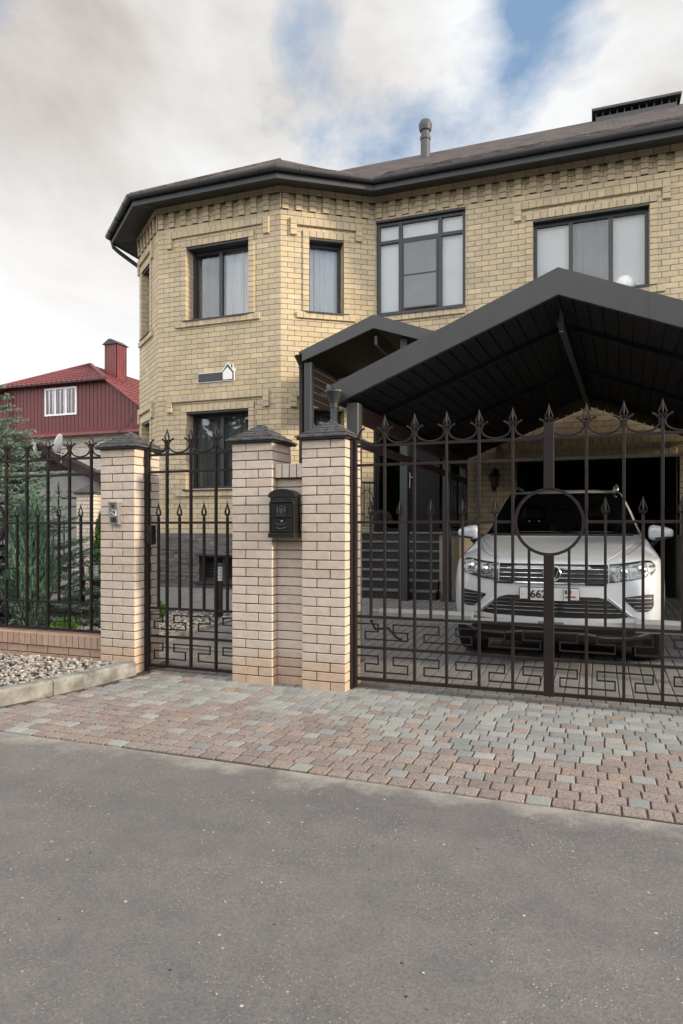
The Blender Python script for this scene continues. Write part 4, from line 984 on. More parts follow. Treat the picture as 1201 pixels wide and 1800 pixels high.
mb = MB(); mb.tube([(-2.52,6.37,2.78),(-2.48,6.27,2.74),(-2.42,6.22,2.68)], .022, 10); mb.build('gutter_spout', M['grey'], cp, smooth=True)
mb = MB(); mb.bevbox(RF-.02,RF+.02,6.9,6.94,3.25,3.43,.004); mb.build('light_bracket', M['steel'], cp)
mb = MB(); mb.hexa([(RF+.0-.03,6.7,3.26),(RF+.03,6.7,3.26),(RB+.03,12.3,3.33),(RB-.03,12.3,3.33),(RF-.03,6.7,3.30),(RF+.03,6.7,3.30),(RB+.03,12.3,3.37),(RB-.03,12.3,3.37)]); mb.build('light_channel', M['grey2'], cp)
mb = MB(); mb.tube([(RF,6.75,3.29),(RF,6.75,3.42)], .006, 6); mb.build('hanger_hook', M['steel'], cp)

bw_ = thing('carport_shade_wall', (2.5,10,0), 'added unseen grey wall right of the yard that darkens the carport', 'wall')  # out-of-view wall added to cut side light under the carport
mb = MB(); mb.bevbox(2.4,2.6,7.2,12.58,0,2.0,.01); mb.build('masonry', M['plaster'], bw_)
mb = MB(); mb.bevbox(2.34,2.66,7.15,12.56,2.0,2.06,.01); mb.build('coping', M['concrete'], bw_)
# ------------------------------------------------------------------ porch canopy
pc = thing('porch_canopy', (-3.4,11.4,0), 'small dark grey gabled canopy over the entrance steps, left of the carport', 'canopy')
AX, YA, YZ, hw, pz, za = -3.40, 10.6, 12.3, 1.27, .34, 4.60
for s in (-1,1):
    mb = MB(); mb.prism([(AX,YA-.02,za),(AX+s*hw,YA-.02,za-pz*hw),(AX+s*hw,YA-.02,za-pz*hw+.13),(AX+s*(hw+.06),YA-.02,za-pz*hw+.13),(AX+s*(hw+.06),YA-.02,za-pz*hw+.16),(AX,YA-.02,za+.22)], (0,.045,0)); mb.build('gable_fascia', M['grey2'], pc)
    mb = MB(); pts = []
    for dz in (.0,.15): pts += [(AX,YA+.03,za+dz),(AX+s*(hw+.02),YA+.03,za-pz*hw+dz),(AX+s*(hw+.02),YZ,za-pz*hw+dz),(AX,YZ,za+dz)]
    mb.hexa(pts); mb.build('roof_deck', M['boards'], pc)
for (X, Y, za_) in ((-4.60,10.72,4.16),(-2.95,10.85,4.44)):
    mb = MB(); mb.bevbox(X-.065,X+.065,Y-.065,Y+.065,gz(Y)-.02,za_,.008); mb.build('post', M['grey'], pc)
mb = MB(); mb.box(-4.62,-4.58,10.8,12.1,3.48,4.15); sp_ = mb.build('side_screen', M['redbrown'], pc)
mb = MB()
for k in range(5): mb.box(-4.579,-4.570,10.8,12.1,3.55+k*.13,3.565+k*.13)
mb.build('screen_groove', M['steel'], sp_)
mb = MB(); mb.tube([(AX,10.72,4.50),(AX,10.72,4.38),(AX,11.0,4.36),(AX,12.2,4.36)], .03, 4); mb.build('light_channel', M['grey2'], pc)
hopper(pc, -4.75, 10.75, 4.30, M['brown'], .22, 1.1)

# ------------------------------------------------------------------ entrance steps
st = thing('entrance_steps', (-3.2,11.4,.1), 'stone steps coloured dark for carport shade, with pale nosings, leading to the entrance door', 'steps')
y0 = 10.95; g0 = gz(11)
rise = (1.27-.16)/7
for k in range(7):
    ya = y0+.16*k if False else 10.98+k*.165; z = .16+rise*(k+1); xr = -2.47
    mb = MB(); mb.box(-4.25,xr,ya,12.63,z-rise,z-.035); mb.build('riser', M['blackpl'], st)  # black risers and darkened treads carry the carport shade in their colour
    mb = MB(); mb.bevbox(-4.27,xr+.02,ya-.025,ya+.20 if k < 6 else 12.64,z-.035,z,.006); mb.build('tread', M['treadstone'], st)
mb = MB(); mb.box(-4.62,-4.25,10.98,12.5,0,1.24); mb.build('side_wall', M['stone'], st)
mb = MB(); mb.box(-2.45,-2.12,11.2,12.6,0,1.24); mb.build('side_wall', M['stone'], st)
mb = MB(); mb.bevbox(-2.48,-2.09,11.15,12.6,1.24,1.28,.008); mb.build('coping', M['treadstone'], st)
mb = MB(); mb.bevbox(-4.65,-4.25,10.95,12.5,1.24,1.28,.008); mb.build('coping', M['plaster'], st)
# railings
def railing(name, pts, label, group):
    t = thing(name, (*pts[0][:2], pts[0][2]), label, 'railing', group)
    mb = MB(); top = [(x,y,z+.92) for x,y,z in pts]
    mb.tube(top, .02, 8); mb.build('handrail', M['black'], t)
    mb = MB(); mb.tube([(x,y,z+.1) for x,y,z in pts], .012, 6); mb.build('bottom_rail', M['black'], t)
    L = 0; segs = []
    for a, b in zip(pts, pts[1:]): segs.append((Vector(a),Vector(b)))
    for a, b in segs:
        n = max(2, int((b-a).length/.11))
        for k in range(n+1):
            p = a.lerp(b, k/n)
            mb = MB(); mb.box(p.x-.007,p.x+.007,p.y-.007,p.y+.007,p.z+(0 if k in (0,n) else .1),p.z+.92); mb.build('baluster', M['black'], t)
        p = a.lerp(b,.5); d = (b-a).normalized(); mb = MB()
        mb.tube([(p.x+d.x*.14*math.cos(q), p.y+d.y*.14*math.cos(q), p.z+.52+.26*math.sin(q)) for q in [2*math.pi*j/20 for j in range(21)]], .009, 6); mb.build('oval', M['black'], t)
railing('step_railing', [(-4.2,11.6,1.28),(-4.2,12.15,1.28),(-3.95,12.4,1.28)], 'black iron railing with oval, left of the entrance steps', 'step railings')
railing('step_railing', [(-2.28,11.25,1.28),(-2.28,11.9,1.28),(-2.28,12.45,1.28)], 'black iron railing with oval, right of the steps beside the car', 'step railings')
# handrail newel post on steps
# flower pot
fp = thing('flower_pot', (-3.72,12.05,1.27), 'dark pot of dense small chrysanthemums on the top step', 'flower pot')
mb = MB(); mb.lathe((-3.72,12.05,1.27), [(.09,0),(.10,.02),(.13,.15),(.14,.16),(.14,.18),(.12,.18)], 18); mb.build('pot', M['black'], fp)
mb = MB()
for k in range(900):
    a, b = random.uniform(0,2*math.pi), math.acos(random.uniform(-.2,1)); r = .215*random.uniform(.75,1)
    c_ = Vector((-3.72+r*math.sin(b)*math.cos(a), 12.05+r*math.sin(b)*math.sin(a), 1.50+r*.85*math.cos(b))); s = .012
    mb.face([c_+Vector((random.uniform(-s,s),random.uniform(-s,s),random.uniform(-s,s))) for _ in range(4)])
mb.build('blooms', M['mum'], fp, fix=False)
# wall lantern, alarm box
wl = thing('wall_lantern', (-1.72,12.5,2.2), 'black wall lantern on the brick beside the garage opening', 'lantern')
mb = MB(); mb.box(-1.77,-1.67,12.56,12.59,2.1,2.4); mb.build('backplate', M['black'], wl)
mb = MB(); mb.tube([(-1.72,12.56,2.38),(-1.72,12.48,2.44),(-1.72,12.40,2.40)], .012, 6); mb.build('arm', M['black'], wl)
mb = MB(); mb.lathe((-1.72,12.40,2.08), [(.015,-.09),(.03,-.06),(.05,-.02),(.055,0)], 6); mb.lathe((-1.72,12.40,2.26), [(.11,0),(.105,.015),(.07,.06),(.03,.09),(.012,.14)], 6); mb.build('frame', M['black'], wl)
mb = MB(); mb.lathe((-1.72,12.40,2.08), [(.05,0),(.085,.18)], 6); mb.build('glass', M['frame'], wl)
al = thing('alarm_siren', (-1.66,12.55,2.65), 'small siren box with red lens high on the garage wall', 'alarm')
mb = MB(); mb.bevbox(-1.71,-1.61,12.53,12.59,2.62,2.84,.01); mb.build('case', M['screen'], al)
mb = MB(); mb.bevbox(-1.70,-1.62,12.51,12.54,2.74,2.83,.02); mb.build('red_lens', M['red'], al)

# ------------------------------------------------------------------ the car
CX, CY, CZ = -.38, 6.45, .07
car = thing('parked_car', (CX,CY+2.4,CZ), 'white SUV parked nose out under the carport behind the gate', 'car')
LV = [ # z, yf, yr, w, n, L(front corner depth), Lr
 (.20,.42,4.62,.80,3.2,.55,.4),(.28,.16,4.70,.88,3.0,.60,.45),(.36,.06,4.76,.925,2.9,.60,.45),(.43,.005,4.78,.95,2.8,.60,.45),(.52,.0,4.79,.965,2.8,.60,.45),(.65,.0,4.79,.972,2.8,.60,.45),
 (.78,.015,4.78,.972,2.8,.60,.45),(.88,.035,4.76,.968,2.8,.62,.45),(.95,.06,4.74,.958,2.8,.64,.45),(.985,.10,4.73,.950,2.9,.66,.45),(1.01,.17,4.72,.942,3.0,.68,.45),(1.04,.30,4.71,.932,3.1,.70,.45),
 (1.07,.47,4.70,.922,3.2,.72,.45),(1.10,.66,4.69,.910,3.4,.70,.45),(1.135,.88,4.68,.895,3.6,.62,.45),(1.17,1.10,4.66,.875,3.8,.50,.45),(1.20,1.27,4.64,.855,3.6,.45,.45),
 (1.24,1.38,4.60,.832,3.2,.44,.5),(1.32,1.52,4.54,.800,3.0,.42,.5),(1.44,1.74,4.44,.755,3.0,.40,.5),(1.56,1.98,4.30,.700,3.0,.38,.5),(1.625,2.14,4.20,.668,3.0,.36,.5),(1.655,2.26,4.12,.640,2.9,.36,.5),
 (1.678,2.42,4.0,.58,2.6,.4,.5),(1.69,2.62,3.8,.46,2.4,.4,.5),(1.697,2.85,3.5,.26,2.2,.3,.3)]
LV = [((a[0] if a[0] <= 1.2 else 1.2+(a[0]-1.2)*1.15),)+a[1:] for a in LV]
def lv(z):
    z = max(LV[0][0], min(LV[-1][0], z))
    for a, b in zip(LV, LV[1:]):
        if a[0] <= z <= b[0]:
            t = (z-a[0])/(b[0]-a[0]); return [p+(q-p)*t for p, q in zip(a, b)]
def lvs(i, t):                                # Catmull-Rom between level rows
    P = [LV[max(0,min(len(LV)-1,i+k))] for k in (-1,0,1,2)]; o = []
    for c_ in range(7):
        h = max(P[2][0]-P[1][0], 1e-6)
        m1 = (P[2][c_]-P[0][c_])/max(P[2][0]-P[0][0],1e-6)*h; m2 = (P[3][c_]-P[1][c_])/max(P[3][0]-P[1][0],1e-6)*h
        t2, t3 = t*t, t*t*t
        if c_ == 0: o.append(P[1][0]+h*t)
        else: o.append((2*t3-3*t2+1)*P[1][c_]+(t3-2*t2+t)*m1+(-2*t3+3*t2)*P[2][c_]+(t3-t2)*m2)
    return o
rows = []
for i in range(len(LV)-1):
    for k in range(3): rows.append(lvs(i, k/3))
rows.append(list(LV[-1]))
NF, NS, NR = 22, 46, 12
def outline(r):
    z, yf, yr, w, n, L, Lr = r; pts = []
    for k in range(NF+1):
        a = math.pi/2*k/NF; pts.append((w*math.sin(a)**(2/n) if k else 0, yf+L*(1-math.cos(a)**(2/n) if k < NF else 1)))
    ya, yb_ = yf+L, yr-Lr
    for k in range(1, NS): pts.append((w, ya+(yb_-ya)*k/NS))
    for k in range(NR+1):
        a = math.pi/2*k/NR; pts.append((w*(math.cos(a)**(2/n) if k < NR else 0), yb_+Lr*(math.sin(a)**(2/n) if k else 0)))
    return [(x,y,z) for x, y in pts]
O_ = [outline(r) for r in rows]; NP = len(O_[0])
body, wind, side, low = MB(), MB(), MB(), MB()
for s in (-1,1):
    for i in range(len(rows)-1):
        for k in range(NP-1):
            q = [O_[i][k],O_[i][k+1],O_[i+1][k+1],O_[i+1][k]]
            mx = sum(p[0] for p in q)/4; my = sum(p[1] for p in q)/4; mz = sum(p[2] for p in q)/4
            if mx > .7 and ((my-.93)**2+(mz-.37)**2 < .43**2 or (my-3.83)**2+(mz-.37)**2 < .43**2): continue
            P_ = [(CX+s*p[0],CY+p[1],CZ+p[2]) for p in q]
            w = lv(mz)[3]
            tgt = body
            if 1.217 < mz < 1.695 and k < NF and mx/w < .955: tgt = wind
            elif 1.22 < mz < 1.66 and NF+2 < k < NF+NS-2: tgt = side
            elif mz < .385: tgt = low
            tgt.face(P_ if s > 0 else P_[::-1])
def weld(o, d=.0008):
    import bmesh
    b = bmesh.new(); b.from_mesh(o.data); bmesh.ops.remove_doubles(b, verts=b.verts, dist=d); bmesh.ops.recalc_face_normals(b, faces=b.faces); b.to_mesh(o.data); b.free()
    o.data.polygons.foreach_set('use_smooth', [True]*len(o.data.polygons)); return o
# close the roof
top = O_[-1]; body.face([(CX+x,CY+y,CZ+z) for x, y, z in top]+[(CX-x,CY+y,CZ+z) for x, y, z in top[::-1][1:-1]])
bo = weld(body.build('body', M['carwhite'], car))
weld(wind.build('windscreen', M['carglass'], car)); weld(side.build('side_glass', M['carglass'], car)); weld(low.build('lower_cladding', M['blackpl'], car))
def fy(x, z, off=0):
    _, yf, yr, w, n, L, _ = lv(z); a = min(abs(x)/w, .9995)
    return yf+L*(1-(1-a**n)**(1/n))-off
def cpt(x, z, off): 
    return (CX+x, CY+fy(x,z,off), CZ+z)
def patch(mb, x0, x1, top, bot, off, nx=24, nz=8, th=.012, mi=0):
    """a panel that follows the nose, standing off by `off`, with a rim of thickness th"""
    vs = []; 
    for i in range(nx+1):
        x = x0+(x1-x0)*i/nx; zt, zb = top(x), bot(x)
        for j in range(nz+1):
            z = zb+(zt-zb)*j/nz; vs.append(cpt(x, z, off))
    for i in range(nx+1):
        x = x0+(x1-x0)*i/nx; zt, zb = top(x), bot(x)
        for j in range(nz+1):
            z = zb+(zt-zb)*j/nz; vs.append(cpt(x, z, off-th))
    m = (nx+1)*(nz+1); fs = []
    id_ = lambda i, j: i*(nz+1)+j
    for i in range(nx):
        for j in range(nz): fs.append((id_(i,j),id_(i+1,j),id_(i+1,j+1),id_(i,j+1)))
        fs.append((id_(i,0),m+id_(i,0),m+id_(i+1,0),id_(i+1,0))); fs.append((id_(i,nz),id_(i+1,nz),m+id_(i+1,nz),m+id_(i,nz)))
    for j in range(nz):
        fs.append((id_(0,j),id_(0,j+1),m+id_(0,j+1),m+id_(0,j))); fs.append((id_(nx,j),m+id_(nx,j),m+id_(nx,j+1),id_(nx,j+1)))
    mb.add(vs, fs, mi)
def lerp(P):
    def f(x):
        if x <= P[0][0]: return P[0][1]
        for a, b in zip(P, P[1:]):
            if x <= b[0]: return a[1]+(b[1]-a[1])*(x-a[0])/(b[0]-a[0])
        return P[-1][1]
    return f
# bonnet shut line and creases
# grille
mb = MB(); patch(mb, -.475, .475, lerp([(-.475,.952),(0,.965),(.475,.952)]), lerp([(-.475,.800),(-.44,.786),(.44,.786),(.475,.80)]), .004, 30, 4); gr = mb.build('grille', M['blackpl'], car)
for z in (.957,.918,.878,.838,.793):
    t_ = .0055 if z in (.957,.793) else .0022
    mb = MB(); patch(mb, -.472, .472, lambda x, z=z, t_=t_: z+t_*.7, lambda x, z=z, t_=t_: z-t_, .020, 30, 1, .012); mb.build('chrome_slat', M['chrome'], gr)
# badge: ring with a V over a W
bz = .875
mb = MB(); yb0 = CY+fy(0,bz,.045)
mb.tube([(CX+.072*math.cos(a),yb0,CZ+bz+.072*math.sin(a)) for a in [2*math.pi*k/32 for k in range(33)]], .0075, 8)
def stroke(mb, a, b, w=.0055): mb.tube([(CX+a[0],yb0,CZ+bz+a[1]),(CX+b[0],yb0,CZ+bz+b[1])], w, 6)
stroke(mb,(-.028,.062),(0,.012)); stroke(mb,(.028,.062),(0,.012))
stroke(mb,(-.058,.036),(-.026,-.055)); stroke(mb,(-.026,-.055),(0,.0)); stroke(mb,(0,.0),(.026,-.055)); stroke(mb,(.026,-.055),(.058,.036))
bd = mb.build('badge', M['chrome'], car)
mb = MB(); mb.lathe((CX,yb0+.006,CZ+bz), [(.068,0),(.068,.012)], 28, axis='y'); mb.build('badge_disc', M['blackpl'], bd)
# headlights
for s in (-1,1):
    top = lerp([(.485,.955),(.62,.968),(.78,.990),(.84,.985),(.875,.95)]); bot = lerp([(.485,.806),(.62,.822),(.78,.850),(.84,.870),(.875,.915)])
    X = (lambda f: (lambda x: f(abs(x))))
    x0, x1 = (.485,.875) if s > 0 else (-.875,-.485)
    mb = MB(); patch(mb, x0, x1, X(top), X(bot), .002, 22, 8); hl = mb.build('headlight', M['silver'] if False else simple('headlight_bowl',(.15,.155,.16),.2,.5,var=.4,vscale=25), car)
    mb = MB(); tp2 = lambda x: X(top)(x)+.008; bt2 = lambda x: X(top)(x)-.008
    patch(mb, x0, x1, tp2, bt2, .008, 22, 1); patch(mb, x0, x1, lambda x: X(bot)(x)+.006, lambda x: X(bot)(x)-.005, .008, 22, 1); mb.build('dark_rim', M['blackpl'], hl)
    for (lx, lz, r_) in ((.60,.893,.042),(.745,.915,.046)):
        mb = MB(); p = cpt(s*lx, lz, .0)
        mb.lathe((p[0],p[1]-.014,p[2]), [(.004,-.012),(r_*.55,-.008),(r_*.8,0),(r_,.006),(r_,.03)], 20, axis='y'); mb.build('projector_lens', M['chrome'], hl, smooth=True)
        mb = MB(); pts = [(.0,r_*1.45),(-r_*1.3,r_*1.25),(-r_*1.45,-r_*.9),(-r_*.9,-r_*1.25),(r_*1.2,-r_*1.1)]
        mb.tube([cpt(s*(lx-a if True else lx), lz+b, .010) for a, b in pts], .006, 6); mb.build('light_guide', M['white'], hl, smooth=True)
    mb = MB(); patch(mb, x0, x1, X(top), X(bot), .022, 22, 8, .004); mb.build('clear_cover', M['lens'], hl)
    # corner intake
    ti = lerp([(.60,.672),(.66,.682),(.80,.700),(.855,.700)]); bi = lerp([(.60,.660),(.66,.60),(.72,.548),(.80,.545),(.84,.565),(.855,.60)])
    x0, x1 = (.60,.855) if s > 0 else (-.855,-.60)
    mb = MB(); patch(mb, x0, x1, X(ti), X(bi), .003, 16, 4); ci = mb.build('corner_intake', M['blackpl'], car)
    for z in (.665,.632,.598,.565):
        xa = .63 if z > .63 else .69; a, b = (xa,.84) if s > 0 else (-.84,-xa)
        mb = MB(); patch(mb, a, b, lambda x, z=z: z+.0035, lambda x, z=z: z-.002, .010, 10, 1); mb.build('intake_slat', M['silver'], ci)
    # angled blade between the intakes
    mb = MB(); mb.tube([cpt(s*.475,.672,.004),cpt(s*.56,.60,.012),cpt(s*.66,.515,.010),cpt(s*.72,.49,.0)], .012, 8, rs=[.006,.013,.013,.004]); mb.build('bumper_blade', M['carwhite'], car, smooth=True)
# lower grille
lt = lerp([(-.64,.505),(-.47,.650),(-.40,.672),(.40,.672),(.47,.650),(.64,.505)]); lb = lerp([(-.64,.50),(-.55,.488),(0,.478),(.55,.488),(.64,.50)])
mb = MB(); patch(mb, -.64, .64, lt, lb, .004, 36, 6); lg = mb.build('lower_grille', M['blackpl'], car)
for z, hw_ in ((.640,.455),(.606,.50),(.571,.545),(.536,.585)):
    mb = MB(); patch(mb, -hw_, hw_, lambda x, z=z: z+.004, lambda x, z=z: z-.003, .014, 30, 1); mb.build('chrome_slat', M['chrome'], lg)
# bright lips low on the bumper
mb = MB(); f1 = lambda x: .435-.0*abs(x); patch(mb, -.86, .86, lambda x: .440+.03*(abs(x)/.86)**3, lambda x: .405+.035*(abs(x)/.86)**3, .008, 40, 2); mb.build('bumper_lip', M['silver'], car)
mb = MB(); g1 = lerp([(-.84,.345),(-.70,.300),(-.45,.300),(-.30,.330),(.30,.330),(.45,.300),(.70,.300),(.84,.345)]); patch(mb, -.84, .84, lambda x: g1(x)+.014, lambda x: g1(x)-.012, .016, 44, 2, .03); mb.build('skid_trim', M['silver'], car)
mb = MB(); mb.box(CX-.78,CX+.78,CY+.5,CY+1.4,CZ+.17,CZ+.26); mb.build('underbody', M['blackpl'], car)
# licence plate
mb = MB(); py = CY+fy(0,.70,.035); mb.bevbox(CX-.285,CX+.235,py,py+.03,CZ+.628,CZ+.752,.006); lp = mb.build('licence_plate', M['blackpl'], car)
mb = MB(); mb.bevbox(CX-.279,CX+.229,py-.004,py+.001,CZ+.634,CZ+.746,.002); mb.build('plate_face', simple('plate_white',(.62,.62,.61),.5,var=.03), lp)
text('662', .098, (CX-.115,py-.006,CZ+.688), M['ink'], lp, ext=.001, bold=.0022)
mb = MB(); mb.box(CX+.098,CX+.102,py-.007,py-.004,CZ+.636,CZ+.744); mb.box(CX-.262,CX-.254,py-.007,py-.004,CZ+.686,CZ+.694)
for (a, b, c1, d1) in ((.115,.130,.70,.735),(.137,.150,.695,.735),(.118,.150,.665,.676),(.160,.168,.70,.73)): mb.box(CX+a,CX+b,py-.007,py-.004,CZ+c1,CZ+d1)
mb.build('plate_marks', M['ink'], lp)
mb = MB(); mb.box(CX+.160,CX+.205,py-.0075,py-.004,CZ+.668,CZ+.680); mb.build('flag_mark', M['red'], lp)
# bonnet: shut lines and two raised creases
def hoodz(x, y):                             # height of the bonnet surface over (x,y)
    lo, hi = .95, 1.23
    for _ in range(26):
        m = (lo+hi)/2
        if fy(x, m) < y: lo = m
        else: hi = m
    return (lo+hi)/2
for s in (-1,1):
    mb = MB(); pts = []
    for k in range(15):
        f_ = k/14; x = s*(.47+.30*f_**.8); yv = .17+1.0*f_; pts.append((CX+x, CY+yv, CZ+hoodz(x,yv)+.001))
    mb.tube(pts, .0035, 6); mb.build('bonnet_crease', M['carwhite'], bo, smooth=True)
    mb = MB(); pts = []
    for k in range(15):
        f_ = k/14; x = s*(.50+.33*f_**.5); yv = .20+1.02*f_; pts.append((CX+x, CY+yv, CZ+hoodz(x,yv)))
    mb.tube(pts, .003, 5); mb.build('shut_line', M['blackpl'], bo)
# cowl and wipers
mb = MB(); pts = [(CX+x, CY+fy(x,1.205,.0)+.0, CZ+1.212) for x in [(-.74+i*.074) for i in range(21)]]; mb.tube(pts, .014, 6); mb.build('cowl', M['blackpl'], car)
for (xa, xb) in ((-.55,.05),(.05,.62)):
    mb = MB(); mb.tube([(CX+xa+(xb-xa)*k/8, CY+fy(xa+(xb-xa)*k/8,1.25,.012), CZ+1.235+.01*math.sin(k/8*3)) for k in range(9)], .006, 5); mb.build('wiper', M['blackpl'], car)
# mirrors
for s in (-1,1):
    mx_, my_, mz_ = CX+s*1.015, CY+1.50, CZ+1.235
    mb = MB(); K1, K2 = 10, 18; vs = []
    for i in range(K1+1):
        a = -math.pi/2+math.pi*i/K1
        for k in range(K2):
            b = 2*math.pi*k/K2; sp = lambda v, e: math.copysign(abs(v)**e, v)
            X_ = .125*sp(math.cos(a),.6)*sp(math.cos(b),.6); Y_ = .085*sp(math.cos(a),.6)*sp(math.sin(b),.6); Z_ = .078*sp(math.sin(a),.6)
            Z_ *= (.95-.35*(X_*s/.125)) if Z_ > 0 else (.95-.25*(X_*s/.125))
            vs.append((mx_+X_, my_+Y_-.25*X_*s*-1, mz_+Z_))
    mb.add(vs, [(i*K2+k,i*K2+(k+1)%K2,(i+1)*K2+(k+1)%K2,(i+1)*K2+k) for i in range(K1) for k in range(K2)])
    mi = mb.build('side_mirror', M['carwhite'], car, smooth=True)
    mb = MB(); mb.tube([(mx_-s*.03,my_+.02,mz_-.07),(mx_-s*.09,my_+.03,mz_-.13),(mx_-s*.17,my_+.05,mz_-.15)], .03, 8); mb.build('mirror_foot', M['blackpl'], mi, smooth=True)
    mb = MB(); mb.tube([(mx_+s*.09,my_-.075,mz_-.045),(mx_-s*.06,my_-.085,mz_-.06)], .012, 6); mb.build('mirror_trim', M['blackpl'], mi)
    mb = MB(); mb.tube([(CX+s*.60,CY+2.25,CZ+1.72),(CX+s*.605,CY+2.36,CZ+1.775),(CX+s*.605,CY+2.55,CZ+1.80),(CX+s*.60,CY+3.2,CZ+1.815),(CX+s*.59,CY+3.8,CZ+1.79),(CX+s*.58,CY+3.95,CZ+1.73)], .018, 8, rs=[.024,.02,.018,.018,.018,.024]); mb.build('roof_rail', M['silver'], car, smooth=True)
    for wy in (.93,3.83):
        wc = (CX+s*.84, CY+wy, CZ+.37)
        mb = MB(); h = s*.135; mb.lathe((wc[0],wc[1],wc[2]), [(.24,-.125),(.33,-.13),(.362,-.115),(.37,-.09),(.37,.09),(.362,.115),(.33,.13),(.24,.125)], 36, axis='x'); wo = mb.build('wheel', M['rubber'], car)
        mb = MB(); mb.lathe((wc[0]+s*.10,wc[1],wc[2]), [(.24,-.02),(.245,.02),(.23,.02),(.22,.0)], 30, axis='x')
        for k in range(5):
            a = 2*math.pi*k/5; mb.tube([(wc[0]+s*.115,wc[1]+.04*math.cos(a),wc[2]+.04*math.sin(a)),(wc[0]+s*.11,wc[1]+.225*math.cos(a),wc[2]+.225*math.sin(a))], .025, 6)
        mb.lathe((wc[0]+s*.10,wc[1],wc[2]), [(.06,0),(.055,.02)], 16, axis='x'); mb.build('rim', M['silver'], wo)
    mb = MB(); 
    for wy in (.93,3.83): mb.box(*sorted((CX+s*.60,CX+s*.66)),CY+wy-.42,CY+wy+.42,CZ+.2,CZ+.78); mb.box(*sorted((CX+s*.60,CX+s*.90)),CY+wy-.42,CY+wy+.42,CZ+.76,CZ+.80)
    mb.build('wheel_arch', M['blackpl'], car)
# cabin
mb = MB(); mb.box(CX-.74,CX+.74,CY+1.55,CY+4.3,CZ+.5,CZ+.52); mb.bevbox(CX-.74,CX+.74,CY+1.50,CY+1.95,CZ+.9,CZ+1.19,.05); mb.build('dashboard', M['dark'], car)
for s in (-1,1):
    sx = CX+s*.36
    mb = MB(); mb.bevbox(sx-.25,sx+.25,CY+2.45,CY+2.60,CZ+.75,CZ+1.36,.06); se = mb.build('seat', M['dark'], car)
    mb = MB(); mb.bevbox(sx-.14,sx+.14,CY+2.48,CY+2.58,CZ+1.38,CZ+1.56,.04); mb.build('headrest', M['leather'], se)
    mb = MB(); 
    for q in (-.06,.06): mb.tube([(sx+q,CY+2.53,CZ+1.35),(sx+q,CY+2.53,CZ+1.40)], .009, 6)
    mb.build('headrest_stem', M['chrome'], se)
mb = MB(); mb.bevbox(CX-.11,CX+.11,CY+1.93,CY+1.96,CZ+1.50,CZ+1.56,.012); mb.build('rear_view_mirror', M['blackpl'], car)
mb = MB(); mb.tube([(CX-.36+.18*math.cos(a),CY+1.98+.06*math.sin(a),CZ+1.13+.17*math.sin(a)) for a in [2*math.pi*k/24 for k in range(25)]], .013, 6); mb.build('steering_wheel', M['blackpl'], car)

# ------------------------------------------------------------------ neighbours
nh = thing('neighbour_house', (-26,33,0), 'neighbouring house with dark red metal gable and red tiled roof over pale brick', 'house')
YN = 28; cxn = -26.3
mb = MB(); F = Fr((-36,YN+.25),(1,0)); courses(mb, F, 18, 2.0, 52, .078, thick=.3, cham=0, j=.018, depth=.04); mb.build('brick_storey', [M['wbrick'],M['mortar_g']], nh)
mb = MB(); mb.box(-36,-18,YN+.5,42,0,6.0); mb.build('rear_walls', M['plaster'], nh)
gab = [(cxn-7.0,6.2),(cxn+7.0,6.2),(cxn+3.15,8.85),(cxn-3.15,8.85)]
mb = MB(); n = 116
def gtop(x): d = abs(x-cxn); return 8.85 if d < 3.15 else 8.85-(d-3.15)*(2.65/3.85)
for i in range(n):
    xa = cxn-7+i*14/n; xb = xa+14/n; r_ = .018 if i%2 else 0
    mb.add([(xa,YN-r_,6.1),(xb,YN-r_,6.1),(xb,YN+.06,6.1),(xa,YN+.06,6.1),(xa,YN-r_,gtop(xa)),(xb,YN-r_,gtop(xb)),(xb,YN+.06,gtop(xb)),(xa,YN+.06,gtop(xa))],[(0,1,5,4),(1,2,6,5),(2,3,7,6),(3,0,4,7),(4,5,6,7),(0,3,2,1)])
mb.build('gable_cladding', M['redmetal'], nh)
mb = MB(); mb.hexa([(cxn-7.1,YN-.35,6.0),(cxn+7.1,YN-.35,6.0),(cxn+7.1,YN+.1,6.0),(cxn-7.1,YN+.1,6.0),(cxn-7.1,YN-.33,6.1),(cxn+7.1,YN-.33,6.1),(cxn+7.1,YN+.1,6.34),(cxn-7.1,YN+.1,6.34)]); mb.build('flashing', M['redroof'], nh)
# tiled roof with waves: a coarse grid of steps
def tiled(mb, a, b, c_, d_, nu, nv, amp=.05):
    a, b, c_, d_ = map(Vector, (a,b,c_,d_)); nrm = (b-a).cross(d_-a).normalized(); nrm = nrm if nrm.z > 0 else -nrm
    K = nu*4
    for j in range(nv):
        for i in range(K):
            pts = []
            for (ii, jj, lift) in ((i,j,.04),(i+1,j,.04),(i+1,j+1,0),(i,j+1,0)):
                f_, g_ = ii/K, jj/nv; p = (a.lerp(b,f_)).lerp(d_.lerp(c_,f_), g_); pts.append(p+nrm*(lift+amp*abs(math.sin(math.pi*ii/4))))
            mb.face(pts); mb.face([pts[1],pts[0],pts[0]-nrm*.05,pts[1]-nrm*.05])
rz, ry = 10.3, 30.6
mb = MB()
tiled(mb, (cxn-3.6,YN-.45,8.68),(cxn+3.6,YN-.45,8.68),(cxn+.05,ry,rz),(cxn-.05,ry,rz), 22, 9)
tiled(mb, (cxn+3.35,YN-.4,8.72),(cxn+3.35,42,8.72),(cxn,42,rz),(cxn,ry,rz), 36, 8)
tiled(mb, (cxn+7.4,YN-.4,5.85),(cxn+7.4,42,5.85),(cxn+3.35,42,8.72),(cxn+3.35,YN-.4,8.72), 40, 13)
tiled(mb, (cxn-3.35,42,8.72),(cxn-3.35,YN-.4,8.72),(cxn,ry,rz),(cxn,42,rz), 36, 8)
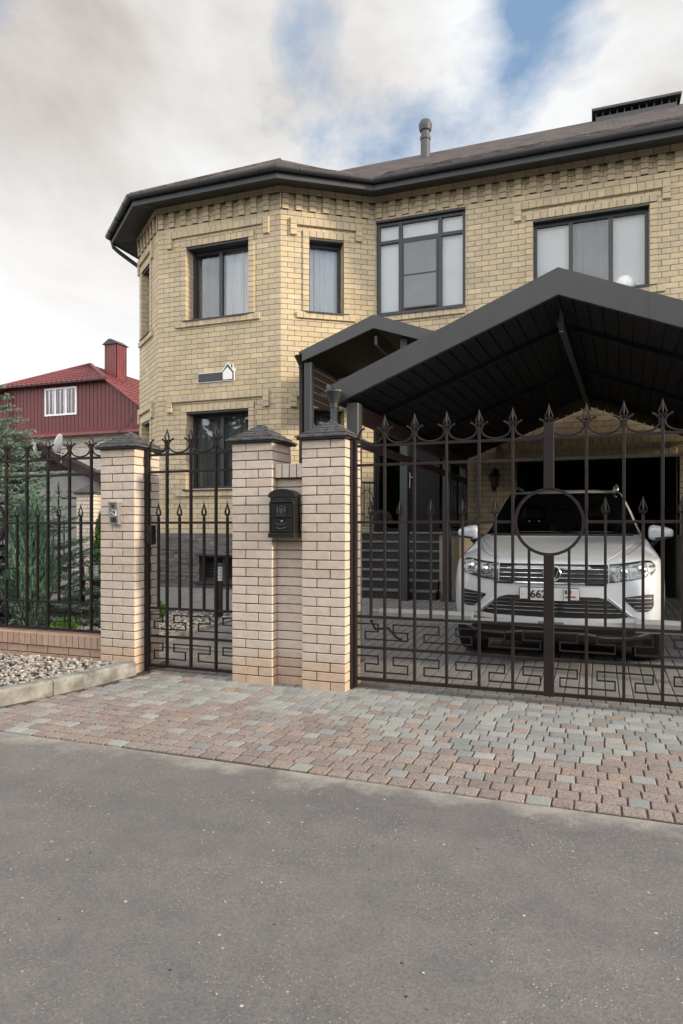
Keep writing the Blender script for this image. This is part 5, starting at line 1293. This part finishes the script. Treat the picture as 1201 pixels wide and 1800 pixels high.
tiled(mb, (cxn-7.4,42,5.85),(cxn-7.4,YN-.4,5.85),(cxn-3.35,YN-.4,8.72),(cxn-3.35,42,8.72), 40, 13)
nr = mb.build('roof', M['redroof'], nh)
mb = MB()
for s in (-1,1):
    mb.tube([(cxn+s*7.4,YN-.42,5.9),(cxn+s*3.35,YN-.42,8.78)], .07, 6); mb.tube([(cxn+s*3.5,YN-.42,8.76),(cxn,ry,rz+.06)], .09, 6)
mb.build('verge_flashing', M['redroof'], nr)
mb = MB(); mb.tube([(cxn-3.6,YN-.46,8.66),(cxn+3.6,YN-.46,8.66)], .04, 5); mb.build('eave_shadow_board', M['black'], nr)
# corrugated metal chimney
mb = MB(); kx, ky, kw = -24.2, 30.1, .40
for (O, dd) in (((kx-kw,ky-kw),(1,0)),((kx+kw,ky-kw),(0,1)),((kx+kw,ky+kw),(-1,0)),((kx-kw,ky+kw),(0,-1))):
    F = Fr(O, dd)
    F.box(mb, 0, 2*kw, -.05, 0, 8.7, 11.05)
    for k in range(5): F.box(mb, .06+k*.16, .10+k*.16, -.01, .025, 8.7, 11.05)
kc = mb.build('chimney', M['redroof'], nh)
mb = MB(); mb.hexa([(kx-kw-.1,ky-kw-.1,11.05),(kx+kw+.1,ky-kw-.1,11.05),(kx+kw+.1,ky+kw+.1,11.05),(kx-kw-.1,ky+kw+.1,11.05),(kx-.08,ky-kw-.1,11.32),(kx+.08,ky-kw-.1,11.32),(kx+.08,ky+kw+.1,11.32),(kx-.08,ky+kw+.1,11.32)]); mb.build('chimney_hood', M['black'], kc)
# window of the gable
mb = MB(); x0, x1, z0, z1 = -26.99, -24.91, 7.10, 8.54; y_ = YN-.06
mb.box(x0,x0+.09,y_,y_+.08,z0,z1); mb.box(x1-.09,x1,y_,y_+.08,z0,z1); mb.box(x0+.09,x1-.09,y_,y_+.08,z0,z0+.09); mb.box(x0+.09,x1-.09,y_,y_+.08,z1-.09,z1)
for f_ in (1/3,2/3): mb.box(x0+(x1-x0)*f_-.05,x0+(x1-x0)*f_+.05,y_,y_+.08,z0+.09,z1-.09)
nw = mb.build('window', M['white'], nh)
mb = MB(); mb.box(x0+.08,x1-.08,y_+.03,y_+.05,z0+.08,z1-.08); mb.build('pane', M['glass'], nw)
mb = MB(); mb.box(x0+.05,x1-.05,y_+.07,y_+.078,z0+.05,z1-.05); mb.build('curtain', simple('old_drape',(.20,.20,.185),.9,var=.55,vscale=2.2), nw)
mb = MB(); mb.tube([(-29.3,YN-.15,8.5),(-29.3,YN-.12,3.0)], .05, 6); mb.build('downpipe', M['black'], nh)
# shed
sh_ = thing('old_shed', (-20,21,0), 'old shed with dark boarded gable, sloping roof and grey rendered wall', 'shed')
mb = MB(); mb.box(-24,-16.9,20.1,24,0,3.42); mb.build('rendered_wall', M['plaster'], sh_)
mb = MB(); mb.box(-24,-16.9,20.0,20.1,3.34,3.42); mb.build('wall_capping', M['white'] if False else M['concrete'], sh_)
mb = MB()
for i in range(60):
    xa = -25.5+i*.16; 
    if xa > -16.2: break
    zt = 5.0-.425*(xa+21.2); 
    if zt > 3.3: mb.box(xa,xa+.15,20.15+random.uniform(0,.02),20.2,3.1 if xa > -16.9 else 3.42,zt)
mb.build('board_gable', M['rust'], sh_)
mb = MB(); mb.prism([(-26,19.8,7.0),(-15.9,19.8,2.72),(-15.9,19.8,2.90),(-26,19.8,7.2)], (0,.55,0)); mb.build('roof', M['rust'], sh_)
mb = MB(); mb.prism([(-26,19.76,6.88),(-15.95,19.76,2.62),(-15.95,19.76,2.94),(-26,19.76,7.2)], (0,.04,0)); mb.build('fascia', M['rust'], sh_)
# satellite dishes
def dish(x, y, z, rot, label):
    t = thing('satellite_dish', (x,y,z-.4), label, 'satellite dish', 'satellite dishes on the shed')
    mb = MB(); vs = []; K = 20
    Mx = Matrix.Rotation(rot, 3, 'Z') @ Matrix.Rotation(R(18), 3, 'X')
    for i in range(6):
        r = .34*i/5; 
        for k in range(K):
            a = 2*math.pi*k/K; q = Mx @ Vector((r*math.cos(a), r*r*.5-.05, r*math.sin(a)*1.08)); vs.append((x+q.x,y+q.y,z+q.z))
    mb.add(vs, [(i*K+k,i*K+(k+1)%K,(i+1)*K+(k+1)%K,(i+1)*K+k) for i in range(5) for k in range(K)])
    o = mb.build('reflector', M['white'], t, smooth=True)
    md = o.modifiers.new('t','SOLIDIFY'); md.thickness = .02
    q = Mx @ Vector((0,-.42,-.1)); lo = Mx @ Vector((0,0,-.36))
    mb = MB(); mb.tube([(x+lo.x,y+lo.y,z+lo.z),(x+lo.x*.6+q.x*.6,y+q.y*.6,z-.42),(x+q.x,y+q.y,z+q.z)], .015, 6); mb.build('feed_arm', M['white'], t)
    mb = MB(); mb.lathe((x+q.x,y+q.y,z+q.z), [(.03,-.05),(.03,.05)], 10); mb.build('feed_horn', M['white'], t)
    mb = MB(); mb.tube([(x,y+.05,z),(x,y+.15,z-.3),(x,y+.15,z-.7)], .02, 6); mb.build('mast', M['steel'], t)
dish(-19.35, 19.6, 4.22, R(-62), 'white satellite dish in front of the shed boards, nearer the spruce')
dish(-18.3, 19.6, 4.38, R(113), 'white satellite dish standing above the shed roof edge')
# back fence: brick pillar with iron panels
bp = thing('rear_pillar', (-9.33,10.9,0), 'cream brick pillar with dark cap in the yard behind the conifers', 'pillar')
mb = MB(); mb.box(-9.53,-9.13,10.71,11.09,0,2.0,1)
for k in range(26):
    z0 = k*PH+.004; z1 = z0+PH-.009; s = k%2; x0, x1, y0, y1 = -9.54,-9.12,10.70,11.10
    for (a0,a1,b0,b1) in ([(x0,x0+.25,y0,y0+.12),(x0+.262,x1,y0,y0+.25),(x1-.25,x1,y1-.12,y1),(x1-.12,x1,y0+.262,y1-.13),(x0,x0+.12,y0+.13,y1)] if s == 0 else [(x0,x0+.13,y0,y0+.25),(x0+.142,x1,y0,y0+.12),(x1-.12,x1,y0+.13,y1),(x0,x1-.13,y1-.12,y1),(x0,x0+.12,y0+.262,y1-.13)]):
        mb.bevbox(a0,a1,b0,b1,z0,z1,.003,0)
mb.build('shaft', [M['pbrick'],M['mortar']], bp)
mb = MB(); z = 2.03; mb.hexa([(-9.60,10.64,z),(-9.06,10.64,z),(-9.06,11.16,z),(-9.60,11.16,z),(-9.34,10.89,z+.19),(-9.32,10.89,z+.19),(-9.32,10.91,z+.19),(-9.34,10.91,z+.19)]); mb.box(-9.58,-9.08,10.66,11.14,2.0,2.03); mb.build('cap_roof', M['capshingle'], bp, uv=True)
bf = thing('rear_fence', (-11,10.9,0), 'brown iron fence running left from the rear pillar, seen through the conifers', 'fence')
ironwork(bf, -12.6, -9.54, [-9.9-.27*i for i in range(10)], [-10.03-.27*i for i in range(9)], .335, [(.545,.482,.415)], None, False, zs=(1.93,1.77,1.35), zl=.61, y=10.9)
# overhead cables
for pts, r_, lab in (([(-9.46,12.9,4.45),(-12.5,16,4.15),(-16,18.5,4.05),(-19.0,20.0,4.2)], .012, 'black service cable running from the bay corner to the shed'),
                     ([(-9.46,13.0,4.1),(-14,17,4.0),(-20,21,4.5),(-34,30,9.2)], .008, 'thin overhead cable crossing in front of the red gable')):
    t = MB(); P0 = [Vector(p) for p in pts]; pp = []
    for i in range(len(P0)-1):
        for k in range(6): pp.append(P0[i].lerp(P0[i+1], k/6))
    pp.append(P0[-1]); t.tube(pp, r_, 5); o = t.build('cable', M['black'], loc=pts[0]); tag(o, lab, 'cable')

# ------------------------------------------------------------------ bollard lamps
def bollard(x, y, label):
    z = gz(y)*.6+.05
    t = thing('bollard_lamp', (x,y,z), label, 'bollard lamp', 'bollard lamps in the yard')
    mb = MB(); mb.lathe((x,y,z), [(.075,0),(.075,.01),(.062,.012),(.062,.50)], 20); mb.build('post', M['black'], t)
    mb = MB(); mb.lathe((x,y,z+.50), [(.058,0),(.058,.20)], 20); mb.build('lamp_glass', M['lampglass'], t)
    for k in range(4):
        mb = MB(); mb.lathe((x,y,z+.53+k*.045), [(.064,0),(.064,.012)], 20); mb.build('louvre', M['steel'], t)
    mb = MB(); mb.lathe((x,y,z+.70), [(.064,0),(.064,.035),(.05,.042)], 20); mb.build('top_cap', M['grey2'], t)
bollard(-5.05, 8.50, 'black bollard lamp seen through the wicket gate bars')
bollard(-7.02, 8.25, 'black bollard lamp beside the left pillar, next to the green conical shrub')

# ------------------------------------------------------------------ plants
def needle(mb, p, d, L, w):
    d = d.normalized(); a = d.cross(Vector((random.uniform(-1,1),random.uniform(-1,1),random.uniform(-1,1)))).normalized()*w
    e = p+d*L; mb.add([p-a, p+a, e+a*.35, e-a*.35], [(0,1,2,3)])
def spruce(x, y, z0, H, Rb, label, dens=1.0, zs0=.0):
    t = thing('spruce_tree', (x,y,z0), label, 'spruce'); mb = MB(); mb.tube([(x,y,z0-.05),(x+.02,y,z0+H*.5),(x,y,z0+H)], .05, 8, rs=[.02*H,.012*H,.004]); mb.build('trunk', M['trunk'], t)
    lf = MB(); br = MB(); nw_ = int(H/.16); 
    for w in range(nw_):
        f_ = (w+.3)/nw_; z = z0+.08+f_*(H-.1); Rr = Rb*(1-f_)**.8*random.uniform(.85,1.1)+.05; nb = 15 if f_ < .7 else 7
        for k in range(nb):
            a = 2*math.pi*(k+random.uniform(-.3,.3))/nb+w*.7; L = Rr*random.uniform(.8,1.08)
            d = Vector((math.cos(a),math.sin(a),0)); pts = []
            for j in range(6):
                q = j/5; pts.append(Vector((x,y,z))+d*L*q+Vector((0,0,-.12*L*math.sin(q*2.6)+.10*L*q*q)))
            br.tube(pts, .01, 4, rs=[.012,.01,.008,.006,.004,.003])
            sd = Vector((-d.y,d.x,0))
            n_tw = int(L/.045)
            for j in range(1, n_tw+1):
                q = j/n_tw; i0 = min(4, int(q*5)); base = pts[i0].lerp(pts[i0+1], q*5-i0 if i0 < 5 else 0)
                if q < .15: continue
                for s in (-1,1,0):
                    if s == 0 and j % 2: continue
                    tl = (.16*(1-q*.5)+.03)*random.uniform(.7,1.15)*min(1,Rr*1.6)
                    td = (d*.75+sd*s*.8+Vector((0,0,random.uniform(-.25,.25) if s else .35))).normalized()
                    nn = max(4, int(tl/.006*dens))
                    for m_ in range(nn):
                        p = base+td*tl*(m_/nn); nd = td+Vector((random.uniform(-1,1),random.uniform(-1,1),random.uniform(-.5,1)))*.85
                        needle(lf, p, nd, .032, .0058)
    br.tube([(x,y,z0),(x,y,z0+H*.97)], .012, 5); br.build('branches', M['trunk'], t); lf.build('needles', M['spruce'], t, fix=False)
def columnar(name, x, y, z0, H, Rb, label, cat, mat, n, spray=.16, wid=.004, point=True, lean=.25):
    t = thing(name, (x,y,z0), label, cat); mb = MB(); mb.tube([(x,y,z0-.05),(x,y,z0+H*.7)], .02, 6, rs=[.03,.01]); mb.build('stem', M['trunk'], t)
    lf = MB()
    for k in range(n):
        f_ = random.random()**.85; zz = z0+.02+f_*(H-spray*.8)
        prof = (min(1,(f_+.12)*2.4))*(1-f_)**.62 if point else math.sin(math.pi*min(1,f_*.9+.1))
        rr = Rb*prof*math.sqrt(random.uniform(.15,1)); a = random.uniform(0,2*math.pi)
        lump = 1+.22*math.sin(a*3+zz*7)+.12*math.sin(a*5-zz*11)
        p = Vector((x+rr*lump*math.cos(a), y+rr*lump*math.sin(a), zz)); d = Vector((math.cos(a)*lean,math.sin(a)*lean,1)).normalized()
        L = spray*random.uniform(.6,1.2)*(1-.4*f_)
        for m_ in range(7):
            q = m_/7; nd = d+Vector((random.uniform(-1,1),random.uniform(-1,1),random.uniform(-.2,1)))*.6
            needle(lf, p+d*L*q, nd, L*.42, wid)
    lf.build('foliage', M[mat], t, fix=False)
spruce(-8.0, 7.3, .05, 3.45, 1.5, 'tall blue spruce at the left edge behind the iron fence', 1.0)
spruce(-6.35, 7.25, .05, .95, .42, 'small young blue spruce right of the tall juniper', 1.2)
columnar('juniper', -6.75, 6.75, .05, 1.80, .36, 'tall grey green upright juniper behind the left iron fence', 'juniper', 'juniper', 4600, .17, .0045, lean=.35)
columnar('thuja', -7.65, 9.2, .12, 1.55, .26, 'narrow bright green conical thuja in front of the rear pillar', 'thuja', 'thuja', 2600, .10, .006)
columnar('thuja', -5.55, 7.6, .06, .42, .16, 'small round green shrub in the pebbles seen through the wicket gate', 'shrub', 'bush', 500, .09, .007, point=False, lean=.8)
columnar('shrub', -6.0, 6.55, .06, .22, .16, 'low yellow green shrub in the pebbles beside the left pillar', 'shrub', 'bush', 260, .07, .006, point=False, lean=1.0)

# added, unseen behind the viewer: leafy belt that darkens the carport and window reflections
mb = MB()
for k in range(4200):
    x = random.uniform(-34,34); h = 8.2+1.6*math.sin(x*.31)+1.1*math.sin(x*.83+1)
    z = h*random.random()**.6; y = -13+random.uniform(-2.4,1.2)*(1-.4*z/h); q = random.uniform(.35,.75); c_ = Vector((x,y,z)); 
    mb.face([c_+Vector((random.uniform(-q,q),random.uniform(-q,q)*.6,random.uniform(-q,q))) for _ in range(4)])
mb.box(-36,36,-17.2,-16,0,7.0)  # solid slab added to keep the window reflections evenly dark
tag(mb.build('light_blocking_trees', M['thuja'], fix=False), 'added unseen belt of trees blocking low light from behind the viewer', 'trees', kind='stuff')
# ------------------------------------------------------------------ sky and light
w = bpy.data.worlds.new('World'); sc.world = w; w.use_nodes = True; nt = w.node_tree; nt.nodes.clear()
out = N(nt,'ShaderNodeOutputWorld'); bg = N(nt,'ShaderNodeBackground'); lk(nt, bg.outputs[0], out.inputs[0])
SUN_EL, SUN_AZ = R(17), R(-4)                # azimuth measured from +X towards +Y
sky = N(nt,'ShaderNodeTexSky', sky_type='NISHITA'); sky.sun_disc = False; sky.sun_elevation = SUN_EL; sky.sun_rotation = R(90)-SUN_AZ
tc = N(nt,'ShaderNodeTexCoord'); sp = N(nt,'ShaderNodeSeparateXYZ'); lk(nt, tc.outputs['Generated'], sp.inputs[0])
mz = N(nt,'ShaderNodeMath',operation='MAXIMUM'); lk(nt, sp.outputs[2], mz.inputs[0]); mz.inputs[1].default_value = 0.0
az = N(nt,'ShaderNodeMath',operation='ADD'); lk(nt, mz.outputs[0], az.inputs[0]); az.inputs[1].default_value = .35
dv = N(nt,'ShaderNodeVectorMath',operation='DIVIDE'); cb = N(nt,'ShaderNodeCombineXYZ')
for i in range(3): lk(nt, az.outputs[0], cb.inputs[i])
lk(nt, tc.outputs['Generated'], dv.inputs[0]); lk(nt, cb.outputs[0], dv.inputs[1])
mp = N(nt,'ShaderNodeMapping'); mp.inputs['Location'].default_value = (3.1,1.7,0); mp.inputs['Scale'].default_value = (1,1,1.2); lk(nt, dv.outputs[0], mp.inputs[0])
n1 = noise(nt, 2.3, 11, .60, mp.outputs[0], .25)
n2 = noise(nt, 1.8, 11, .56, mp.outputs[0], .35)
# more blue toward the right of the view (+X), whiter low and to the left
dt = N(nt,'ShaderNodeVectorMath',operation='DOT_PRODUCT'); lk(nt, tc.outputs['Generated'], dt.inputs[0]); dt.inputs[1].default_value = (.75,.25,.62)
k1 = N(nt,'ShaderNodeMath',operation='MULTIPLY_ADD'); lk(nt, dt.outputs['Value'], k1.inputs[0]); k1.inputs[1].default_value = -.02; lk(nt, n1, k1.inputs[2])
def blob(d, deg, amt, prev):
    q = N(nt,'ShaderNodeVectorMath',operation='DOT_PRODUCT'); lk(nt, tc.outputs['Generated'], q.inputs[0]); q.inputs[1].default_value = Vector(d).normalized()
    m_ = N(nt,'ShaderNodeMapRange', interpolation_type='SMOOTHSTEP'); lk(nt, q.outputs['Value'], m_.inputs[0]); m_.inputs[1].default_value = math.cos(R(deg)); m_.inputs[2].default_value = 1; m_.inputs[3].default_value = 0; m_.inputs[4].default_value = amt
    a = N(nt,'ShaderNodeMath',operation='ADD'); lk(nt, prev, a.inputs[0]); lk(nt, m_.outputs[0], a.inputs[1]); return a.outputs[0]
kk = k1.outputs[0]
for d_, g_, a_ in (((-.075,.825,.557),8.5,-.105),((.0,.82,.575),8,-.10),((-.311,.753,.58),4.2,-.095),((-.27,.83,.49),7,-.09),((-.66,.50,.60),7,-.12),((.03,.86,.505),8,.14),((-.17,.80,.575),5,.10),((-.45,.74,.50),14,.07),((-.68,.68,.28),24,.20),((-.24,.79,.56),4,.06)): kk = blob(d_, g_, a_, kk)
n2 = blob((-.53,.60,.58), 30, -.13, n2)
mask = ramp(nt, kk, [(.29,(0,0,0)),(.46,(1,1,1))])
cc = ramp(nt, n2, [(.28,(.33,.293,.265)),(.40,(.445,.405,.367)),(.49,(.53,.505,.475)),(.58,(.61,.595,.575))])
warm = N(nt,'ShaderNodeMapRange'); lk(nt, sp.outputs[2], warm.inputs[0]); warm.inputs[1].default_value = .0; warm.inputs[2].default_value = .5; warm.inputs[3].default_value = 1.15; warm.inputs[4].default_value = 0
cc = mixc(nt, warm.outputs[0], cc, (.80,.785,.765))
sm = N(nt,'ShaderNodeVectorMath',operation='SCALE'); lk(nt, sky.outputs[0], sm.inputs[0]); sm.inputs['Scale'].default_value = .12
blue = mixc(nt, .75, sm.outputs[0], (.17,.255,.37))
fin = mixc(nt, mask, blue, cc)
bk = N(nt,'ShaderNodeMapRange'); lk(nt, sp.outputs[1], bk.inputs[0]); bk.inputs[1].default_value = .35; bk.inputs[2].default_value = -.6; bk.inputs[3].default_value = 1.0; bk.inputs[4].default_value = 2.6   # unseen sky behind the viewer boosted to light the street fronts
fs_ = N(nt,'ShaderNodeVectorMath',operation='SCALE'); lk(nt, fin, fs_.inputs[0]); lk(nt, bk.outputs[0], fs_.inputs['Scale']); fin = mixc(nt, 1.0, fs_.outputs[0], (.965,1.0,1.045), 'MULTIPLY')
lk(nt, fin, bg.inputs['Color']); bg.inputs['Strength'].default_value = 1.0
L = bpy.data.lights.new('sun','SUN'); L.energy = 2.9; L.angle = R(5); L.color = (1,.84,.62); lo = bpy.data.objects.new('sun', L); COL.objects.link(lo)
dirv = Vector((math.cos(SUN_EL)*math.cos(SUN_AZ), math.cos(SUN_EL)*math.sin(SUN_AZ), math.sin(SUN_EL))); lo.rotation_euler = dirv.to_track_quat('Z','Y').to_euler(); lo.location = (6,2,8)

cam = bpy.data.cameras.new('camera'); co = bpy.data.objects.new('camera', cam); COL.objects.link(co); sc.camera = co
cam.sensor_fit = 'VERTICAL'; cam.sensor_height = 36; cam.lens = 24; cam.clip_end = 600; cam.shift_y = 25/1800
co.location = (0,0,1.375); co.rotation_euler = (R(90),0,R(20.5))
sc.view_settings.view_transform = 'Standard'; sc.view_settings.look = 'None'; sc.view_settings.exposure = .72; sc.view_settings.gamma = 1
sc.cycles.max_bounces = 8; sc.cycles.transparent_max_bounces = 12
